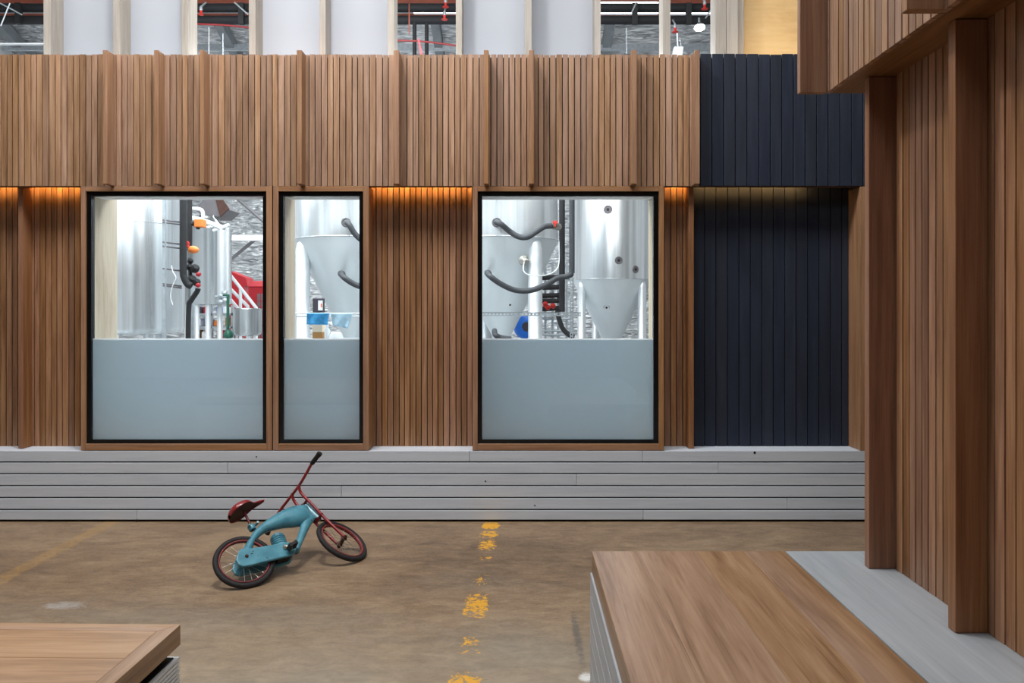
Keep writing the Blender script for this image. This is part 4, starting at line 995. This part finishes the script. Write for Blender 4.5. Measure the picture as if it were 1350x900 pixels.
w = MB(); w.tube([P3(418, 412, 6.34), Vector((X(418, 6.34), 6.34, 0))], .015, 10); obj('stand', w, M['galv'], t)

# far wall, roof, rafters
YW = 17.0
w = MB(); w.box(-9, 7, YW, YW + .1, 0, 5.2); obj('wall_far', w, M['foil'], label='far wall lined with crinkled silver foil', cat='wall', kind='structure')
w = MB(); zr = 6.5
w.prism([(-5, zr), (11.6, zr), (YW, 4.55), (YW, 4.65), (11.6, zr + .1), (-5, zr + .1)], 0, -9, 7)
obj('ceiling', w, M['foil'], label='sloping roof lined with crinkled silver foil', cat='ceiling', kind='structure')
for sx_, nm, lb in ((-9.1, 'wall_left', 'plain wall far to the left'), (7, 'wall_right', 'plain wall far to the right')):
    w = MB(); w.box(sx_, sx_ + .1, -5, YW, 0, zr + .2); obj(nm, w, M['wallback'], label=lb, cat='wall', kind='structure')
w = MB(); w.box(-9, 7, -5.1, -5, 0, zr + .2); obj('wall_back', w, M['soffit'], label='brown wall behind the viewer', cat='wall', kind='structure')
def roofz(y): return zr if y < 11.6 else zr + (4.55 - zr)*(y - 11.6)/(YW - 11.6)
def rafter(px, label):
    x = X(px, 13.0); w = MB()
    for a, b in ((9.0, 11.6), (11.6, YW - .02)):
        w.add([(x + dx, y, roofz(y) - .02 + dz) for y in (a, b) for dx, dz in ((-.07, -.2), (.07, -.2), (.07, 0), (-.07, 0))], [(0,1,2,3), (7,6,5,4), (0,4,5,1), (1,5,6,2), (2,6,7,3), (3,7,4,0)])
    obj('roof_rafter', w, M['rafter'], label=label, cat='rafter', group='grey steel rafters', kind='structure')
rafter(22, 'grey steel rafter in the gap at the far left end'); rafter(303, 'grey steel rafter in the second gap'); rafter(578, 'grey steel rafter in the pipe filled gap'); rafter(800, 'grey steel rafter in the gap with the hanging rod')
def purlin(y, dz, label):
    w = MB(); w.box(-8.9, 6.9, y, y + .06, roofz(y) - .26 + dz, roofz(y) - .16 + dz); obj('roof_purlin', w, M['galv'], label=label, cat='purlin', group='thin galvanised roof purlins', kind='structure')
purlin(13.0, 0, 'thin level purlin low under the foil roof'); purlin(12.2, 0, 'thin level purlin higher under the foil roof')
# pipes near the top
for y, py, r, mat, lb in ((10.0, 10.5, .058, 'roofpipe', 'upper of two fat black pipes crossing every gap'), (10.0, 26.5, .057, 'roofpipe', 'lower of two fat black pipes crossing every gap')):
    w = MB(); w.tube([Vector((-8.9, y, Z(py, y))), Vector((6.9, y, Z(py, y)))], r, 18); obj('insulated_pipe', w, M[mat], label=lb, cat='pipe', group='fat black pipes under the roof')
for y, py, h, lb in ((10.5, 1.5, .06, 'red oxide steel beam along the top edge above the pipes'), (10.5, 19, .03, 'thin red oxide steel angle between the two fat pipes')):
    w = MB(); z = Z(py, y); w.box(-8.9, 6.9, y, y + .05, z - h/2, z + h/2); w.box(-8.9, 6.9, y, y + .1, z - h/2 - .006, z - h/2); obj('steel_beam', w, M['oxide'], label=lb, cat='beam', kind='structure')
for a, b, py, lb in ((792, 868, 16.2, 'bright glowing strip above the lower pipe, gap with the hanging rod'), (880, 948, 16.6, 'bright glowing strip above the lower pipe, gap with the flood lamp'), (792, 868, 4.2, 'bright glowing strip above the upper pipe, gap with the hanging rod'), (545, 603, 15.6, 'bright glowing strip above the lower pipe, pipe filled gap')):
    t = thing('bright_strip', P3((a+b)/2, py, 10.3), lb, 'batten light', 'bright strips under the roof')  # glowing tube and housing added for a bright strip between the pipes
    w = MB(); w.tube([P3(a, py, 10.3), P3(b, py, 10.3)], .014, 10); obj('tube', w, M['tube'], t)
    w = MB(); w.box(X(a, 10.3), X(b, 10.3), 10.315, 10.36, Z(py, 10.3) - .015, Z(py, 10.3) + .03); obj('housing', w, M['whitepaint'], t)
for pts, lb in (([P3(255, 31.5, 9.6), P3(300, 33.5, 9.6), P3(345, 38.5, 9.6)], 'red sprinkler pipe sloping under the fat pipes in the second gap'), ([P3(515, 53, 9.6), P3(560, 55, 9.6), P3(612, 61.5, 9.6)], 'red sprinkler pipe sloping low across the pipe filled gap')):
    pipe('sprinkler_pipe', pts, .012, 'redpipe', lb, 'pipe', 'red sprinkler pipes')
def sprinkler(px, py, lb, big=1):
    y = 9.75; t = thing('roof_sprinkler', P3(px, py, y), lb, 'sprinkler', 'red sprinkler heads'); c = P3(px, py, y)
    w = MB(); w.lathe([(.040*big, -.016), (.042*big, -.010), (.016, -.004), (.016, .03), (.02, .04)], c, (0,0,1), 16); obj('deflector', w, M['redp'], t)
    w = MB(); w.lathe([(.018, .041), (.022, .06), (.018, .085)], c, (0,0,1), 14); w.tube([c + Vector((0,0,.09)), c + Vector((0, .15, .2))], .012, 8); obj('fitting', w, M['galv'], t)
sprinkler(587.5, 8, 'red sprinkler head on the upper pipe in the pipe filled gap'); sprinkler(586, 24.5, 'red sprinkler head on the lower pipe in the pipe filled gap')
sprinkler(929, 10.5, 'red sprinkler head high beside the doubled post'); sprinkler(890, 41, 'red sprinkler head above the hanging white speaker'); sprinkler(265, 18, 'red sprinkler fitting beside the second screen panel', .8)
def rod(px, y0, y1, r, mat, lb, y=9.4, cat='rod', grp='thin hanging rods'):
    w = MB(); w.tube([P3(px, y0, y), P3(px, y1, y)], r, 10); obj('hanging_rod', w, M[mat], label=lb, cat=cat, group=grp)
rod(275.5, 36, 86, .005, 'galv', 'thin white rod, left of the two in the second gap'); rod(294, 44, 86, .0045, 'galv', 'thin white rod, right of the two in the second gap')
rod(826, 37, 71, .007, 'galv', 'white rod hanging alone in the fourth gap')
rod(546.5, 30, 90, .026, 'roofpipe', 'black pipe drop, left one in the pipe filled gap', 9.9, 'pipe', 'black pipe drops'); rod(562.5, 31, 90, .026, 'roofpipe', 'black pipe drop, right one in the pipe filled gap', 9.9, 'pipe', 'black pipe drops')
rod(539.5, 5, 45, .008, 'oxide', 'thin copper coloured cable left of the black pipe drops')
w = MB(); w.plate([P3(550.5, 51, 9.5), P3(552.5, 51, 9.5), P3(558.5, 76, 9.5), P3(554.5, 76, 9.5)], (0, .012, 0)); obj('hanging_tag', w, M['redpaint'], label='red strip hanging between the black pipe drops', cat='tag')
def brace(a, b, lb, y=9.7):
    w = MB(); w.tube([P3(a[0], a[1], y), P3(b[0], b[1], y)], .009, 4, smooth=False); obj('strut_brace', w, M['galv'], label=lb, cat='brace', group='galvanised braces among the pipes')
brace((0, 4), (29, 19.5), 'galvanised brace sloping right at the far left end'); brace((13, 4), (1, 34), 'thin galvanised brace sloping left at the far left end', 9.6); brace((309, 3), (327, 19), 'galvanised brace at the right of the second gap')
brace((839, 3), (833, 16), 'short perforated brace over the hanging rod'); brace((943, 5), (930, 24), 'perforated brace beside the flood lamp')
for px, lb in ((24, 'black pipe clamp in the gap at the far left end'), (318, 'black pipe clamp in the second gap'), (837, 'black pipe clamp in the gap with the hanging rod'), (908, 'black pipe clamp beside the flood lamp')):
    w = MB(); w.box(X(px - 3.5, 9.9), X(px + 3.5, 9.9), 9.88, 9.938, Z(31.5, 9.9), Z(4, 9.9)); obj('pipe_clamp', w, M['blackrub'], label=lb, cat='clamp', group='black pipe clamps')
w = MB(); w.box(X(2, 9.3) - 1.5, X(36, 9.3), 9.3, 9.35, Z(58, 9.3), Z(56.5, 9.3)); w.box(X(36, 9.3), X(60, 9.3), 9.3, 9.35, Z(58, 9.3), Z(56.5, 9.3)); obj('hanging_cable_tray', w, M['whitepaint'], label='slim white tray edge low in the gap at the far left end', cat='tray')
# hanging speaker and flood lamp
t = thing('hanging_speaker', P3(893, 68, 9.3), 'small white speaker hanging beside the slim post', 'speaker')
w = MB(); w.plate([P3(889, 61, 9.3), P3(901.5, 61, 9.3), P3(899.5, 76, 9.3), P3(886.5, 74, 9.3)], (0, .1, 0)); obj('cabinet', w, M['whitep'], t, bevel=.008)
w = MB(); w.tube([P3(892.5, 44, 9.35), P3(893.5, 61, 9.35)], .01, 8); w.tube([P3(896, 50, 9.35), P3(898, 61, 9.35)], .003, 6); obj('bracket', w, M['whitepaint'], t)
t = thing('flood_lamp', P3(922, 34, 9.4), 'glaring flood lamp under the pipes beside the doubled post', 'lamp')
c = P3(922, 33, 9.4)
w = MB(); w.lathe([(.05, 0), (.07, -.03), (.07, -.035)], c, (0, .35, 1), 22, caps=True); obj('housing', w, M['blackrub'], t)
w = MB(); w.lathe([(.064, -.042), (.064, -.037)], c, (0, .35, 1), 22); obj('lens', w, M['lamp'], t, 'white glowing lens')
w = MB(); w.tube([c, c + Vector((.02, .1, .12))], .014, 8); obj('bracket', w, M['galv'], t)
# far wall beam and braces seen through the widest window
w = MB(); w.box(X(300, 15.5), X(380, 15.5), 15.5, 15.6, Z(317, 15.5), Z(309.5, 15.5)); obj('steel_beam', w, M['whitepaint'], label='level white beam before the foil wall in the widest window', cat='beam', kind='structure')
for a, b, lb in (((306, 256), (350, 294), 'dark diagonal brace above the white beam'), ((298, 347), (336, 316), 'dark diagonal brace below the white beam')):
    w = MB(); w.tube([P3(a[0], a[1], 15.8), P3(b[0], b[1], 15.8)], .035, 6, smooth=False); obj('wall_brace', w, M['hoodg'], label=lb, cat='brace', group='dark diagonal braces on the far wall')

# ---------------------------------------------------------------- light
def area(name, loc, target, sx_, sy_, power, col=(1,1,1)):
    l = bpy.data.lights.new(name, 'AREA'); l.shape = 'RECTANGLE'; l.size = sx_; l.size_y = sy_; l.energy = power; l.color = col
    o = bpy.data.objects.new(name, l); COL.objects.link(o); o.location = loc
    o.rotation_euler = (Vector(target) - Vector(loc)).to_track_quat('-Z', 'Y').to_euler(); return o
area('hall_row_light', (-1.4, 2.7, 5.7), (-1.4, 4.9, 3.6), 7.2, .9, 255, (1.0, .985, .96))
area('hall_fill_light', (-.9, -1.2, 6.2), (-.2, 3.2, 1.5), 2.2, 1.6, 75, (.97, .98, 1))  # unseen soft fill added high behind the camera
area('brewery_light', (-2.6, 5.9, 4.6), (-2.3, 7.4, .5), 4.5, 1.0, 270, (.94, .98, 1))
area('brewery_light', (.8, 6.3, 4.7), (.8, 7.6, .5), 3, 1.2, 80, (.94, .98, 1))
area('brewery_light', (-2.5, 13.2, 4.9), (-3, 15.2, 1.5), 6, 1.5, 460, (.95, .98, 1))
area('brewery_light', (-3.0, 8.2, 4.7), (-3.2, 9.8, 1.0), 4, 1.2, 120, (.95, .98, 1))
area('bike_shadow_light', (-1.3, 3.3, 5.4), (-1.3, 3.6, 0), 0.4, 0.4, 95, (1, .985, .96))  # small overhead light added to firm up the shadow under the bike
area('film_fill_light', (-1.6, 5.5, 2.95), (-1.6, 4.7, 1.2), 6, .25, 85, (.93, .98, 1))  # hidden fill added behind the wall to brighten the frosted film
area('roof_fill_light', (-1.5, 6.0, 3.0), (-1.5, 12.5, 6.3), 7, .5, 80, (.95, .98, 1))  # hidden upward fill added to lift the dark foil roof
area('plywood_warm_light', (X(1020, 5.0), 4.80, 2.9), (X(1020, 5.0), 5.07, 3.3), .5, .1, .5, (1, .70, .38))
area('screen_warm_light', (X(420, 5.3), 4.80, 2.9), (X(420, 5.3), 5.09, 3.3), .8, .1, .5, (1, .6, .4))
wd = bpy.data.worlds.new('world'); sc.world = wd; wd.use_nodes = True
wd.node_tree.nodes['Background'].inputs[0].default_value = (.7, .75, .8, 1); wd.node_tree.nodes['Background'].inputs[1].default_value = .3

# ---------------------------------------------------------------- camera
cam = bpy.data.cameras.new('camera'); co = bpy.data.objects.new('camera', cam); COL.objects.link(co)
co.location = (0, 0, H); co.rotation_euler = (PI/2, 0, 0)
cam.sensor_fit = 'HORIZONTAL'; cam.sensor_width = 36; cam.lens = F/1350*36
cam.shift_x = -(CX - 675)/1350; cam.shift_y = -(450 - CY)/1350; cam.clip_start = .02
sc.camera = co
vs_ = sc.view_settings
sc.display_settings.display_device = 'sRGB'
vs_.view_transform = 'Standard'; vs_.look = 'None'; vs_.gamma = 1; vs_.exposure = 0.0; vs_.use_curve_mapping = False
sc.cycles.use_denoising = True
sc.cycles.max_bounces = 8; sc.cycles.transparent_max_bounces = 12; sc.cycles.sample_clamp_indirect = 6
